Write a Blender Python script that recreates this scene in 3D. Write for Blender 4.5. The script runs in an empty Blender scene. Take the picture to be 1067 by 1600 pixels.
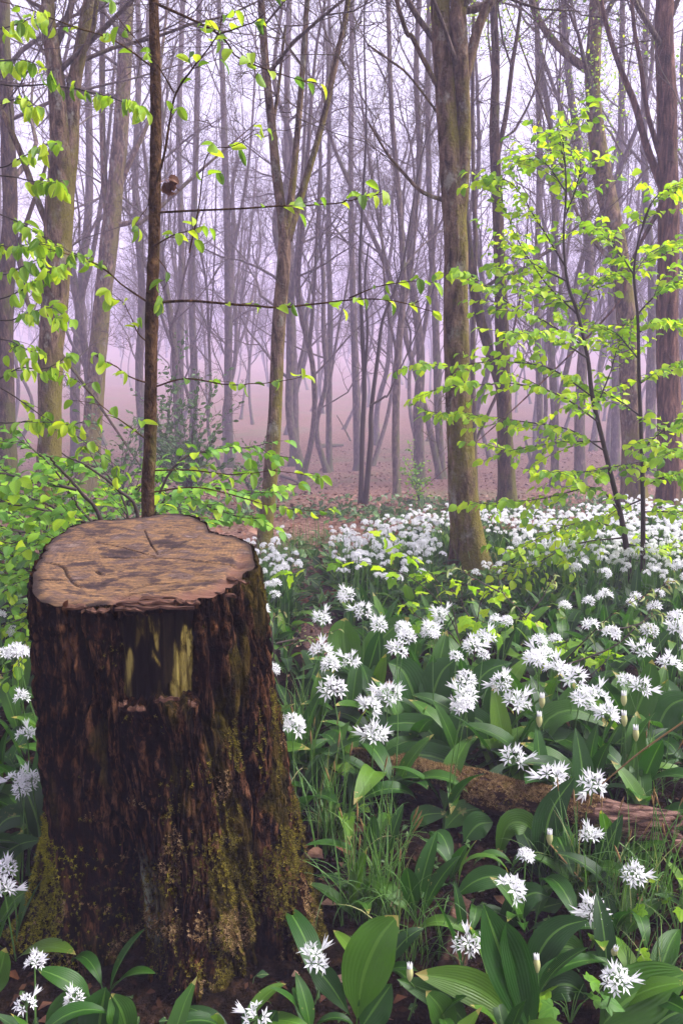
import bpy, math, random
import numpy as np
from mathutils import Matrix, Vector

R = math.radians
SC = bpy.context.scene
rng = np.random.default_rng(11)
random.seed(11)

# ------------------------------------------------------------------ camera
PITCH = math.atan(200 / 1200.0)
FPX = 1200.0
CAM = np.array([0.0, 0.0, 1.35])
cd = bpy.data.cameras.new("camera")
cd.sensor_fit = 'VERTICAL'
cd.sensor_height = 36.0
cd.lens = 36.0 * FPX / 1600.0
cd.clip_start = 0.05
cd.clip_end = 600
cam = bpy.data.objects.new("camera", cd)
SC.collection.objects.link(cam)
cam.location = CAM
cam.rotation_euler = (math.pi / 2 - PITCH, 0, 0)
SC.camera = cam

# ------------------------------------------------------------------ world and sun
SUN_EL, SUN_AZ = R(47), R(88)          # azimuth measured from +Y towards +X
w = bpy.data.worlds.new("World")
SC.world = w
w.use_nodes = True
nt = w.node_tree
nt.nodes.clear()
sky = nt.nodes.new("ShaderNodeTexSky")
sky.sky_type = 'NISHITA'
sky.sun_disc = False
sky.sun_elevation = SUN_EL
sky.sun_rotation = SUN_AZ
sky.air_density = 1.0
sky.dust_density = 6.0
sky.ozone_density = 1.0
hs = nt.nodes.new("ShaderNodeHueSaturation")
hs.inputs['Saturation'].default_value = 0.22
tn = nt.nodes.new("ShaderNodeMix")
tn.data_type = 'RGBA'
tn.blend_type = 'MULTIPLY'
tn.inputs[0].default_value = 1.0
tn.inputs[7].default_value = (0.99, 0.965, 1.09, 1)
bg = nt.nodes.new("ShaderNodeBackground")
bg.inputs['Strength'].default_value = 0.105
out = nt.nodes.new("ShaderNodeOutputWorld")
nt.links.new(sky.outputs[0], hs.inputs['Color'])
nt.links.new(hs.outputs[0], tn.inputs[6])
nt.links.new(tn.outputs[2], bg.inputs['Color'])
nt.links.new(bg.outputs[0], out.inputs['Surface'])

sl = bpy.data.lights.new("sun", 'SUN')
sl.energy = 1.5
sl.angle = R(14)
sl.color = (1.0, 0.955, 0.89)
so = bpy.data.objects.new("sun", sl)
SC.collection.objects.link(so)
sd = Vector((math.sin(SUN_AZ) * math.cos(SUN_EL), math.cos(SUN_AZ) * math.cos(SUN_EL), math.sin(SUN_EL)))
so.rotation_euler = sd.to_track_quat('Z', 'Y').to_euler()

vs = SC.view_settings
vs.view_transform = 'Standard'
vs.look = 'None'
vs.exposure = 2.12
vs.gamma = 1.0
SC.render.engine = 'CYCLES'
cy = SC.cycles
cy.use_denoising = True
cy.use_adaptive_sampling = True
cy.adaptive_threshold = 0.02
cy.denoiser = 'OPENIMAGEDENOISE'
cy.max_bounces = 6
cy.diffuse_bounces = 3
cy.glossy_bounces = 2
cy.transmission_bounces = 4
cy.volume_bounces = 2
cy.transparent_max_bounces = 4
cy.sample_clamp_indirect = 6.0
HAZE_DENSITY = 0.0070
HAZE_COLOR = (0.81, 0.72, 1.0, 1)


# ------------------------------------------------------------------ noise
_perm = np.random.default_rng(5).permutation(256)
_perm = np.concatenate([_perm, _perm, _perm])
_grad = np.random.default_rng(6).normal(size=(256, 3))
_grad /= np.linalg.norm(_grad, axis=1)[:, None]


def perlin(x, y, z=0.0):
    x, y, z = np.broadcast_arrays(np.asarray(x, float), np.asarray(y, float), np.asarray(z, float))
    xi, yi, zi = np.floor(x).astype(int), np.floor(y).astype(int), np.floor(z).astype(int)
    xf, yf, zf = x - xi, y - yi, z - zi
    u, v, w_ = [t * t * t * (t * (t * 6 - 15) + 10) for t in (xf, yf, zf)]
    res = 0
    for dx in (0, 1):
        for dy in (0, 1):
            for dz in (0, 1):
                h = _perm[_perm[_perm[(xi + dx) & 255] + ((yi + dy) & 255)] + ((zi + dz) & 255)]
                g = _grad[h]
                d = g[..., 0] * (xf - dx) + g[..., 1] * (yf - dy) + g[..., 2] * (zf - dz)
                res = res + d * (u if dx else 1 - u) * (v if dy else 1 - v) * (w_ if dz else 1 - w_)
    return res * 1.6


def fbm(x, y, z=0.0, o=4):
    s, a = 0, 1.0
    for i in range(o):
        f = 2.0 ** i
        s = s + a * perlin(np.asarray(x) * f + 17 * i, np.asarray(y) * f + 5 * i, np.asarray(z) * f)
        a *= 0.5
    return s


def sstep(a, b, x):
    t = np.clip((np.asarray(x, float) - a) / (b - a), 0, 1)
    return t * t * (3 - 2 * t)


# ------------------------------------------------------------------ ground height and pixel helpers
_py = np.array([-30, -5, 0, 7.0, 8.5, 11, 15, 20, 27, 45, 75, 110, 150, 185, 215, 280], float)
_pz = np.array([0, 0, 0, 0.0, -.12, -.40, -.8, -1.15, -1.3, -.5, 1.3, 4.8, 12.0, 15.6, 16.5, 17.0], float)
_ty = np.linspace(-30, 280, 6201)
_tz = np.interp(_ty, _py, _pz)
_k = np.hanning(41); _k /= _k.sum()
_tz = np.convolve(np.pad(_tz, 20, mode='edge'), _k, mode='valid')


def gz(x, y):
    x = np.asarray(x, float); y = np.asarray(y, float)
    z = np.interp(y, _ty, _tz)
    far = sstep(6, 20, y)
    z = z + 0.028 * perlin(x * 1.3, y * 1.3, 3.1) + far * 0.22 * perlin(x * .16, y * .16, 9.7)
    z = z + far * 0.012 * np.minimum(np.abs(x), 60) * sstep(2, 12, np.abs(x))
    return z


def ray(px, py):
    u, v = (px - 533.5) / FPX, (800.0 - py) / FPX
    d = np.array([u, math.cos(PITCH) + v * math.sin(PITCH), -math.sin(PITCH) + v * math.cos(PITCH)])
    return d


def at(px, py, Y):
    d = ray(px, py)
    return CAM + d * (Y / d[1])


_S = np.concatenate([np.linspace(0.7, 12, 3000), np.linspace(12, 280, 5000)])


def gp(px, py, h=0.0):
    d = ray(px, py)
    P = CAM[None] + d[None] * _S[:, None]
    below = np.where(P[:, 2] < gz(P[:, 0], P[:, 1]) + h)[0]
    i = below[0] if len(below) else len(_S) - 1
    return P[i]


def depth(p):
    return p[1] * math.cos(PITCH) + (CAM[2] - p[2]) * math.sin(PITCH)


def proj(P):
    P = np.atleast_2d(P) - CAM
    dz = P[:, 1] * math.cos(PITCH) - P[:, 2] * math.sin(PITCH)
    up = P[:, 1] * math.sin(PITCH) + P[:, 2] * math.cos(PITCH)
    dz = np.maximum(dz, 1e-3)
    return np.stack([533.5 + FPX * P[:, 0] / dz, 800 - FPX * up / dz, dz], 1)


# ------------------------------------------------------------------ mesh builder
class MB:
    def __init__(s):
        s.V, s.F, s.T, s.n = [], [], [], 0

    def add(s, V, F, tint=None):
        V = np.asarray(V, np.float32).reshape(-1, 3)
        F = np.asarray(F, np.int32)
        s.V.append(V)
        s.F.append(F + s.n)
        if tint is None:
            tint = np.zeros((len(V), 3), np.float32)
        s.T.append(np.asarray(tint, np.float32).reshape(-1, 3))
        s.n += len(V)

    def mesh(s, name, mat, smooth=True, origin=(0, 0, 0)):
        V = np.concatenate(s.V) - np.asarray(origin, np.float32)
        T = np.concatenate(s.T)
        tris = [f for f in s.F if f.shape[1] == 3]
        quads = [f for f in s.F if f.shape[1] == 4]
        me = bpy.data.meshes.new(name)
        nt_ = sum(len(f) for f in tris); nq = sum(len(f) for f in quads)
        loops = []
        if nt_: loops.append(np.concatenate(tris).ravel())
        if nq: loops.append(np.concatenate(quads).ravel())
        loops = np.concatenate(loops)
        starts = np.concatenate([np.arange(nt_) * 3, nt_ * 3 + np.arange(nq) * 4]).astype(np.int32)
        me.vertices.add(len(V))
        me.vertices.foreach_set("co", V.ravel())
        me.loops.add(len(loops))
        me.loops.foreach_set("vertex_index", loops.astype(np.int32))
        me.polygons.add(nt_ + nq)
        me.polygons.foreach_set("loop_start", starts)
        me.polygons.foreach_set("use_smooth", np.full(nt_ + nq, smooth))
        a = me.attributes.new("tint", 'FLOAT_COLOR', 'POINT')
        c4 = np.ones((len(V), 4), np.float32); c4[:, :3] = T
        a.data.foreach_set("color", c4.ravel())
        me.update(calc_edges=True)
        me.validate()
        if mat is not None:
            me.materials.append(mat)
        return me


def obj(name, me, parent=None, loc=None, mat4=None):
    o = bpy.data.objects.new(name, me)
    SC.collection.objects.link(o)
    if mat4 is not None:
        o.matrix_basis = Matrix(np.asarray(mat4).tolist())
    elif loc is not None:
        o.location = loc
    if parent is not None:
        o.parent = parent
    return o


def tag(o, label=None, cat=None, group=None, kind=None):
    if label: o['label'] = label
    if cat: o['category'] = cat
    if group: o['group'] = group
    if kind: o['kind'] = kind
    return o


def thing(name, label, cat, loc, group=None):
    o = bpy.data.objects.new(name, None)
    SC.collection.objects.link(o)
    o.location = loc
    o.empty_display_size = 0.1
    return tag(o, label, cat, group)


def catmull(P, n):
    P = np.asarray(P, float)
    if len(P) < 3:
        t = np.linspace(0, 1, n)[:, None]
        return P[0] * (1 - t) + P[-1] * t
    Q = np.vstack([2 * P[0] - P[1], P, 2 * P[-1] - P[-2]])
    m = len(P) - 1
    tt = np.linspace(0, m, n)
    i = np.minimum(tt.astype(int), m - 1)
    f = (tt - i)[:, None]
    p0, p1, p2, p3 = Q[i], Q[i + 1], Q[i + 2], Q[i + 3]
    return 0.5 * (2 * p1 + (p2 - p0) * f + (2 * p0 - 5 * p1 + 4 * p2 - p3) * f ** 2 + (3 * p1 - p0 - 3 * p2 + p3) * f ** 3)


def frames(P):
    n = len(P)
    T = np.gradient(P, axis=0)
    T /= np.linalg.norm(T, axis=1)[:, None] + 1e-9
    N = np.zeros_like(P)
    ref = np.array([1.0, 0.0, 0.0]) if abs(T[0, 0]) < 0.8 else np.array([0.0, 1.0, 0.0])
    v = ref - T[0] * ref.dot(T[0])
    N[0] = v / np.linalg.norm(v)
    for i in range(1, n):
        v = N[i - 1] - T[i] * N[i - 1].dot(T[i])
        N[i] = v / (np.linalg.norm(v) + 1e-9)
    B = np.cross(T, N)
    return T, N, B


_qc = {}


def grid_faces(rows, cols, wrap):
    key = (rows, cols, wrap)
    if key not in _qc:
        j = np.arange(cols if wrap else cols - 1)
        i = np.arange(rows - 1)
        I, J = np.meshgrid(i, j, indexing='ij')
        J2 = (J + 1) % cols
        _qc[key] = np.stack([I * cols + J, I * cols + J2, (I + 1) * cols + J2, (I + 1) * cols + J], -1).reshape(-1, 4)
    return _qc[key]


def tube(mb, P, r, sides=5, disp=None, tint=None):
    P = np.asarray(P, float); r = np.asarray(r, float)
    T, N, B = frames(P)
    a = np.arange(sides) * 2 * math.pi / sides
    rr = r[:, None] * np.ones(sides)[None]
    if disp is not None:
        rr = rr * (1 + disp)
    V = P[:, None] + rr[..., None] * (np.cos(a)[None, :, None] * N[:, None] + np.sin(a)[None, :, None] * B[:, None])
    tt = None
    if tint is not None:
        tt = np.tile(np.asarray(tint, np.float32), (len(P) * sides, 1))
    mb.add(V, grid_faces(len(P), sides, True), tt)
    return V


def merge(mb, BV, BF, M, tints=None, BT=None):
    """copies of a small mesh (BV, BF) at every matrix of M (N,4,4), joined into mb"""
    M = np.asarray(M)
    n = len(M)
    if n == 0:
        return
    V = np.einsum('nij,vj->nvi', M[:, :3, :3], BV) + M[:, None, :3, 3]
    for F in BF:
        pass
    off = (np.arange(n) * len(BV))[:, None, None]
    T = np.zeros((n, len(BV), 3), np.float32)
    if BT is not None:
        T[:] = BT[None]
    if tints is not None:
        T[:, :, 2] = np.asarray(tints)[:, None]
    base = mb.n
    mb.V.append(V.reshape(-1, 3).astype(np.float32)); mb.T.append(T.reshape(-1, 3)); mb.n += n * len(BV)
    for F in BF:
        mb.F.append((F[None] + off + base).reshape(-1, F.shape[1]).astype(np.int32))


def leafmat(pos, d, up, s):
    y = np.asarray(d, float); y = y / (np.linalg.norm(y) + 1e-9)
    z = np.asarray(up, float) - y * np.dot(up, y)
    nz = np.linalg.norm(z)
    if nz < 1e-3:
        z = np.cross(y, [1, 0, 0.1]); nz = np.linalg.norm(z)
    z /= nz
    x = np.cross(y, z)
    m = np.eye(4)
    s = np.ones(3) * s
    m[:3, 0], m[:3, 1], m[:3, 2], m[:3, 3] = x * s[0], y * s[1], z * s[2], pos
    return m


# ------------------------------------------------------------------ materials
class NT:
    def __init__(s, name):
        s.m = bpy.data.materials.new(name)
        s.m.use_nodes = True
        s.t = s.m.node_tree
        s.t.nodes.clear()
        s.out = s.n("OutputMaterial")

    def n(s, typ, **kw):
        nd = s.t.nodes.new("ShaderNode" + typ)
        for k, v in kw.items():
            setattr(nd, k, v)
        return nd

    def l(s, a, b):
        s.t.links.new(a, b)

    def coord(s, scale=(1, 1, 1), kind='Object'):
        tc = s.n("TexCoord"); mp = s.n("Mapping")
        mp.inputs['Scale'].default_value = scale
        s.l(tc.outputs[kind], mp.inputs[0])
        return mp.outputs[0]

    def noise(s, co, scale, detail=4, rough=.55, dist=0.0):
        n = s.n("TexNoise")
        n.inputs['Scale'].default_value = scale
        n.inputs['Detail'].default_value = detail
        n.inputs['Roughness'].default_value = rough
        n.inputs['Distortion'].default_value = dist
        s.l(co, n.inputs['Vector'])
        return n.outputs[0]

    def ramp(s, f, stops, interp='LINEAR'):
        r = s.n("ValToRGB")
        cr = r.color_ramp
        cr.interpolation = interp
        while len(cr.elements) < len(stops):
            cr.elements.new(0.5)
        for e, (p, c) in zip(cr.elements, stops):
            e.position = p
            e.color = (*c, 1) if len(c) == 3 else c
        s.l(f, r.inputs[0])
        return r.outputs[0]

    def mix(s, f, a, b, mode='MIX'):
        m = s.n("Mix", data_type='RGBA', blend_type=mode)
        for val, i in ((f, 0), (a, 6), (b, 7)):
            if isinstance(val, (int, float)):
                m.inputs[i].default_value = val
            elif isinstance(val, tuple):
                m.inputs[i].default_value = (*val, 1)
            else:
                s.l(val, m.inputs[i])
        return m.outputs[2]

    def math(s, op, a, b=0.0):
        m = s.n("Math", operation=op)
        for val, i in ((a, 0), (b, 1)):
            if isinstance(val, (int, float)):
                m.inputs[i].default_value = val
            else:
                s.l(val, m.inputs[i])
        return m.outputs[0]

    def bump(s, h, strength=.5, dist=.01, nrm=None):
        b = s.n("Bump")
        b.inputs['Strength'].default_value = strength
        b.inputs['Distance'].default_value = dist
        s.l(h, b.inputs['Height'])
        if nrm is not None:
            s.l(nrm, b.inputs['Normal'])
        return b.outputs[0]

    def bsdf(s, col, rough=.8, spec=.3, nrm=None):
        p = s.n("BsdfPrincipled")
        if isinstance(col, tuple):
            p.inputs['Base Color'].default_value = (*col, 1)
        else:
            s.l(col, p.inputs['Base Color'])
        if isinstance(rough, (int, float)):
            p.inputs['Roughness'].default_value = rough
        else:
            s.l(rough, p.inputs['Roughness'])
        p.inputs['Specular IOR Level'].default_value = spec
        if nrm is not None:
            s.l(nrm, p.inputs['Normal'])
        return p.outputs[0]

    def done(s, sh):
        s.l(sh, s.out.inputs['Surface'])
        return s.m

    def rnd(s):
        """0..1 per leaf: object random for single leaves, stored value for joined ones"""
        oi = s.n("ObjectInfo")
        at_ = s.n("Attribute", attribute_name="tint")
        sp = s.n("SeparateColor")
        s.l(at_.outputs['Color'], sp.inputs[0])
        return s.math('FRACT', s.math('ADD', oi.outputs['Random'], sp.outputs[2])), sp


def leaf_material(name, stops, trans, tmix=.45, rough=.45, spec=.35, veins=True, rib=(.5, .6, .2), ribmix=.5):
    k = NT(name)
    r, sp = k.rnd()
    col = k.ramp(r, stops)
    co = k.coord((1, 1, 1))
    nz = k.noise(co, 30, 2)
    col = k.mix(k.math('MULTIPLY', nz, .35), col, k.mix(1.0, col, (.55, .6, .5), 'MULTIPLY'))
    if name == 'garlic_leaf':
        bl = k.ramp(k.noise(co, 7, 5, .7), [(.66, (0, 0, 0)), (.70, (1, 1, 1))])
        col = k.mix(k.math('MULTIPLY', bl, .7), col, (.30, .26, .09))
        tipn = k.math('MULTIPLY', k.math('GREATER_THAN', k.math('ADD', sp.outputs[1], k.math('MULTIPLY', nz, .2)), 1.03), k.math('GREATER_THAN', r, .6))
        col = k.mix(k.math('MULTIPLY', tipn, .8), col, (.34, .27, .08))
    side = sp.outputs[0]                       # distance from the midrib, 0..1
    ribm = k.math('LESS_THAN', side, .07)
    col = k.mix(k.math('MULTIPLY', ribm, ribmix), col, rib)
    nrm = None
    if veins:
        wv = k.math('SINE', k.math('MULTIPLY', side, 38.0))
        if name != 'garlic_leaf':                     # pinnate veins running out to the margin
            wv = k.math('SINE', k.math('MULTIPLY', k.math('SUBTRACT', sp.outputs[1], k.math('MULTIPLY', side, .25)), 50.0))
            col = k.mix(k.ramp(wv, [(.75, (0, 0, 0)), (.98, (.45, .45, .45))]), col, k.mix(1.0, col, (.5, .62, .5), 'MULTIPLY'))
        nrm = k.bump(wv, .25, .0015)
    b = k.bsdf(col, rough, spec, nrm)
    t = k.n("BsdfTranslucent")
    tc = k.mix(1.0, col, trans, 'MULTIPLY')
    k.l(tc, t.inputs['Color'])
    mx = k.n("MixShader")
    mx.inputs[0].default_value = tmix
    k.l(b, mx.inputs[1]); k.l(t.outputs[0], mx.inputs[2])
    return k.done(mx.outputs[0])


M = {}
M['garlic'] = leaf_material('garlic_leaf', [(0, (.008, .038, .003)), (.45, (.019, .076, .005)), (.8, (.045, .125, .008)), (1, (.10, .20, .013))],
                            (1.6, 1.7, .7), .32, .42, .3, True, (.12, .25, .04), .5)
M['lime'] = leaf_material('lime_leaf', [(0, (.10, .25, .012)), (.5, (.31, .53, .014)), (1, (.54, .69, .018))],
                          (1.3, 1.25, .8), .55, .5, .3, True, (.35, .5, .08), .4)
M['beech'] = leaf_material('beech_leaf', [(0, (.08, .19, .014)), (.5, (.26, .45, .018)), (1, (.48, .62, .025))],
                           (1.3, 1.25, .8), .55, .45, .35, True, (.3, .42, .08), .4)
M['shrub'] = leaf_material('shrub_leaf', [(0, (.06, .18, .015)), (.6, (.14, .33, .02)), (1, (.28, .48, .025))],
                           (1.4, 1.3, 1.0), .4, .5, .3, True, (.2, .3, .08), .4)
M['dark_shrub'] = leaf_material('evergreen_leaf', [(0, (.025, .07, .02)), (1, (.07, .15, .035))], (1.2, 1.3, 1.0), .25, .45, .3, False)
M['grass'] = leaf_material('grass_blade', [(0, (.025, .08, .015)), (.6, (.05, .14, .02)), (.9, (.09, .19, .03)), (1, (.25, .22, .1))],
                           (1.4, 1.4, 1.0), .35, .5, .3, False)
M['dead'] = leaf_material('dead_leaf', [(0, (.05, .018, .009)), (.4, (.13, .048, .02)), (.75, (.22, .10, .06)), (1, (.34, .21, .15))],
                          (1, .8, .6), .15, .7, .2, True, (.12, .05, .03), .5)
M['bud_leaf'] = leaf_material('folded_leaf', [(0, (.22, .3, .08)), (1, (.42, .48, .2))], (1.2, 1.2, 1), .4, .5, .3)


def plain(name, col, rough=.7, spec=.3, tr=None):
    k = NT(name)
    co = k.coord()
    nz = k.noise(co, 60, 3)
    c = k.mix(k.math('MULTIPLY', nz, .5), col, tuple(c * (.92 if min(col) > .8 else .55) for c in col))
    b = k.bsdf(c, rough, spec)
    if tr:
        t = k.n("BsdfTranslucent"); t.inputs['Color'].default_value = (*col, 1)
        mx = k.n("MixShader"); mx.inputs[0].default_value = tr
        k.l(b, mx.inputs[1]); k.l(t.outputs[0], mx.inputs[2])
        b = mx.outputs[0]
    return k.done(b)


M['petal'] = plain('white_petal', (.82, .82, .82), .55, .25, .45)
M['stalk'] = plain('green_stalk', (.09, .2, .035), .5, .35, .2)
M['sheath'] = plain('pale_bud_sheath', (.5, .5, .22), .5, .3, .35)
M['spike'] = plain('brown_sedge_spike', (.22, .13, .045), .8)
M['bark_twig'] = plain('dark_twig_bark', (.035, .022, .016), .75)
M['bud_scale'] = plain('copper_bud_scale', (.28, .10, .05), .7)


def bark(name, a, b_, moss, moss_amt, scale=1.0, stretch=.22, lichen=None):
    k = NT(name)
    co = k.coord((scale, scale, scale * stretch))
    n1 = k.noise(co, 22, 6, .65, .5)
    col = k.ramp(n1, [(.36, a), (.48, tuple((p + q) * .4 for p, q in zip(a, b_))), (.62, b_), (.72, tuple(q * 1.7 for q in b_))])
    cu = k.coord((1, 1, .6))
    if lichen:
        n3 = k.noise(cu, 9, 5, .7)
        col = k.mix(k.ramp(n3, [(.55, (0, 0, 0)), (.68, (.8, .8, .8))]), col, lichen)
    n2 = k.noise(cu, 3.2, 6, .7)
    geo = k.n("NewGeometry")
    sx = k.n("SeparateXYZ"); k.l(geo.outputs['Normal'], sx.inputs[0])
    tcn = k.n("TexCoord"); so_ = k.n("SeparateXYZ"); k.l(tcn.outputs['Object'], so_.inputs[0])
    low = k.math('MULTIPLY', k.math('SUBTRACT', 1.3, so_.outputs[2]), .14)     # moss is thicker at the foot
    low = k.math('MAXIMUM', k.math('MINIMUM', low, .17), -.03)
    f = k.math('ADD', k.math('ADD', n2, k.math('MULTIPLY', sx.outputs[0], .10)), low)
    f = k.math('ADD', f, moss_amt - .5)
    mk = k.ramp(f, [(.47, (0, 0, 0)), (.62, (1, 1, 1))])
    n4 = k.noise(k.coord(), 60, 4)
    mc = k.mix(n4, moss, tuple(c * .45 for c in moss))
    col = k.mix(k.math('MULTIPLY', mk, .85), col, mc)
    h = k.math('ADD', n1, k.math('MULTIPLY', n4, .5))
    return k.done(k.bsdf(col, .92, .06, k.bump(h, 1.0, .03)))


M['bark_moss'] = bark('mossy_bark', (.03, .018, .011), (.2, .13, .085), (.17, .145, .02), .50, 1, .3, (.26, .25, .2))
M['bark_brown'] = bark('brown_bark', (.02, .012, .008), (.11, .068, .044), (.11, .11, .018), .46, 1, .3)
M['bark_red'] = bark('reddish_flaking_bark', (.03, .016, .011), (.18, .095, .066), (.12, .13, .03), .36, 1, .18)
M['bark_sapling'] = bark('sapling_bark', (.028, .014, .006), (.11, .06, .026), (.12, .12, .03), .38, 2, .5)
M['bark_far'] = bark('hazed_grey_brown_bark', (.05, .036, .03), (.15, .11, .09), (.11, .115, .035), .44, 1, .3)  # base colours lightened to put some haze into the bark itself


def mk_stump_bark():
    k = NT('stump_bark')
    co = k.coord((1, 1, .22))
    n1 = k.noise(co, 62, 8, .72, .5)
    at_ = k.n("Attribute", attribute_name="tint")
    sp = k.n("SeparateColor"); k.l(at_.outputs['Color'], sp.inputs[0])
    col = k.ramp(n1, [(.42, (.0015, .0006, .0002)), (.51, (.0075, .0028, .0008)), (.57, (.034, .0125, .004)), (.66, (.15, .068, .029))])
    col = k.mix(k.math('MULTIPLY', sp.outputs[0], k.ramp(n1, [(.48, (0, 0, 0)), (.62, (.9, .9, .9))])), col, (.17, .08, .04))        # plate crests, paler than the cracks
    n3 = k.noise(k.coord(), 7, 5, .7)
    red = k.ramp(n3, [(.52, (0, 0, 0)), (.7, (1, 1, 1))])
    col = k.mix(k.math('MULTIPLY', red, .3), col, (.05, .014, .004))
    col = k.mix(k.math('MULTIPLY', sp.outputs[1], k.ramp(n1, [(.35, (0, 0, 0)), (.6, (1, 1, 1))])), col, (.055, .047, .005))     # algae and moss film
    li = k.noise(k.coord(), 55, 4, .7)
    lim = k.math('MULTIPLY', sp.outputs[2], k.ramp(li, [(.42, (0, 0, 0)), (.55, (1, 1, 1))]))
    col = k.mix(lim, col, (.22, .24, .17))
    n5 = k.noise(k.coord(), 140, 4)
    h = k.math('ADD', n1, k.math('MULTIPLY', n5, .4))
    return k.done(k.bsdf(col, .9, .02, k.bump(h, 1.0, .03)))


def mk_cut_wood():
    k = NT('weathered_cut_wood')
    co = k.coord((1.3, 40, 8))
    g = k.noise(co, 11, 7, .72, .05)
    co2 = k.coord((1.0, 1.6, 1))
    big = k.noise(co2, 9, 8, .7, .25)
    col = k.ramp(big, [(.34, (.012, .0075, .0075)), (.43, (.05, .031, .027)), (.5, (.20, .118, .053)), (.58, (.085, .055, .045)), (.7, (.21, .155, .125))])
    col = k.mix(.75, col, k.ramp(g, [(.38, (.16, .12, .11)), (.48, (.75, .7, .66)), (.6, (1.5, 1.45, 1.4))]), 'MULTIPLY')
    sp_n = k.noise(k.coord((1, 3, 1)), 26, 5, .75, .4)
    spots = k.ramp(sp_n, [(.50, (0, 0, 0)), (.58, (1, 1, 1))])
    co4 = k.noise(k.coord(), 3.5, 3)
    spots = k.math('MULTIPLY', spots, k.ramp(co4, [(.40, (.1, .1, .1)), (.6, (1, 1, 1))]))
    col = k.mix(k.math('MULTIPLY', spots, .85), col, (.035, .022, .022))
    tcr = k.n("TexCoord"); mpr = k.n("Mapping"); mpr.inputs['Location'].default_value = (.02, -.03, 0)
    k.l(tcr.outputs['Object'], mpr.inputs[0])
    sep = k.n("SeparateXYZ"); k.l(mpr.outputs[0], sep.inputs[0])
    rad_ = k.math('SQRT', k.math('ADD', k.math('MULTIPLY', sep.outputs[0], sep.outputs[0]), k.math('MULTIPLY', sep.outputs[1], sep.outputs[1])))
    ring = k.math('SINE', k.math('MULTIPLY', k.math('ADD', rad_, k.math('MULTIPLY', big, .05)), 620.0))       # growth rings
    col = k.mix(.35, col, k.ramp(ring, [(0, (.55, .5, .48)), (.6, (1.05, 1.05, 1.05))]), 'MULTIPLY')
    at_ = k.n("Attribute", attribute_name="tint")
    sp = k.n("SeparateColor"); k.l(at_.outputs['Color'], sp.inputs[0])
    col = k.mix(sp.outputs[0], col, (.018, .010, .007))      # cracks and bark-coloured rim
    col = k.mix(sp.outputs[1], col, (.13, .062, .04))      # splintered front edge
    h = k.math('ADD', g, k.math('MULTIPLY', sp_n, .5))
    return k.done(k.bsdf(col, .7, .15, k.bump(h, .7, .004)))


def mk_exposed_wood():
    k = NT('pale_exposed_wood')
    co = k.coord((1, 1, .10))
    g = k.noise(co, 55, 6, .65)
    big = k.noise(k.coord((1, 1, .35)), 26, 5, .7, .5)
    at_ = k.n("Attribute", attribute_name="tint")
    sp = k.n("SeparateColor"); k.l(at_.outputs['Color'], sp.inputs[0])
    f = k.math('MULTIPLY', k.math('MULTIPLY', sp.outputs[0], k.ramp(big, [(.40, (.1, .1, .1)), (.54, (1, 1, 1))])), k.ramp(g, [(.36, (.35, .35, .35)), (.52, (1, 1, 1))]))
    col = k.ramp(f, [(0, (.003, .0018, .0008)), (.2, (.02, .013, .003)), (.5, (.12, .09, .018)), (1, (.36, .29, .08))])
    col = k.mix(.7, col, k.ramp(g, [(.4, (.45, .42, .4)), (.58, (1.15, 1.15, 1.15))]), 'MULTIPLY')
    return k.done(k.bsdf(col, .8, .05, k.bump(g, .7, .006)))


def mk_ground():
    k = NT('forest_floor')
    co = k.coord()
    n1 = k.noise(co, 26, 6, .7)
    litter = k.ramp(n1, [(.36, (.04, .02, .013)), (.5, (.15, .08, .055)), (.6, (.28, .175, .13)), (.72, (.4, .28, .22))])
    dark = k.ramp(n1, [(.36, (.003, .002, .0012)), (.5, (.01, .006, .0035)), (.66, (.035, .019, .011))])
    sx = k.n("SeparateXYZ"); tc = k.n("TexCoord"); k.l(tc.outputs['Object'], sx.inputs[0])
    near = k.math('MULTIPLY', k.math('SUBTRACT', sx.outputs[1], 4.8), .5)     # darker soil among the near herbs, paler litter beyond
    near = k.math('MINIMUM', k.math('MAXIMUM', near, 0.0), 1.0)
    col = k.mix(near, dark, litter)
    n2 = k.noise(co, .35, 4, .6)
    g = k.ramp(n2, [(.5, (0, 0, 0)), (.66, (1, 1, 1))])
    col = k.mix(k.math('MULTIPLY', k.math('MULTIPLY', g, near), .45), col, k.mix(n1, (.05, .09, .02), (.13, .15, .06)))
    n3 = k.noise(co, 90, 3)
    return k.done(k.bsdf(col, .95, .03, k.bump(k.math('ADD', n1, n3), .8, .03)))


def mk_simple_noise(name, stops, scale, stretch=(1, 1, 1), bumpd=.006, rough=.85, detail=6):
    k = NT(name)
    co = k.coord(stretch)
    n = k.noise(co, scale, detail, .7)
    return k.done(k.bsdf(k.ramp(n, stops), rough, .2, k.bump(n, .8, bumpd)))


M['stump_bark'] = mk_stump_bark()
M['cut_wood'] = mk_cut_wood()
M['exposed'] = mk_exposed_wood()
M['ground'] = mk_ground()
M['path'] = mk_simple_noise('trodden_chips', [(.38, (.014, .007, .006)), (.52, (.07, .036, .03)), (.66, (.19, .11, .095))], 60)
M['splinter'] = mk_simple_noise('splintered_wood', [(.36, (.014, .006, .003)), (.52, (.06, .026, .015)), (.7, (.2, .10, .065))], 40, (.2, 2, 2))
M['log_wood'] = mk_simple_noise('bare_pinkish_log_wood', [(.38, (.016, .007, .0045)), (.5, (.09, .045, .031)), (.64, (.24, .14, .105))], 34, (.12, 2.2, 2.2), .015)
M['log_bark'] = mk_simple_noise('damp_log_bark', [(.3, (.010, .005, .003)), (.55, (.045, .021, .012)), (.75, (.12, .06, .036))], 22, (.4, 1.5, 1.5), .012)


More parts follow.
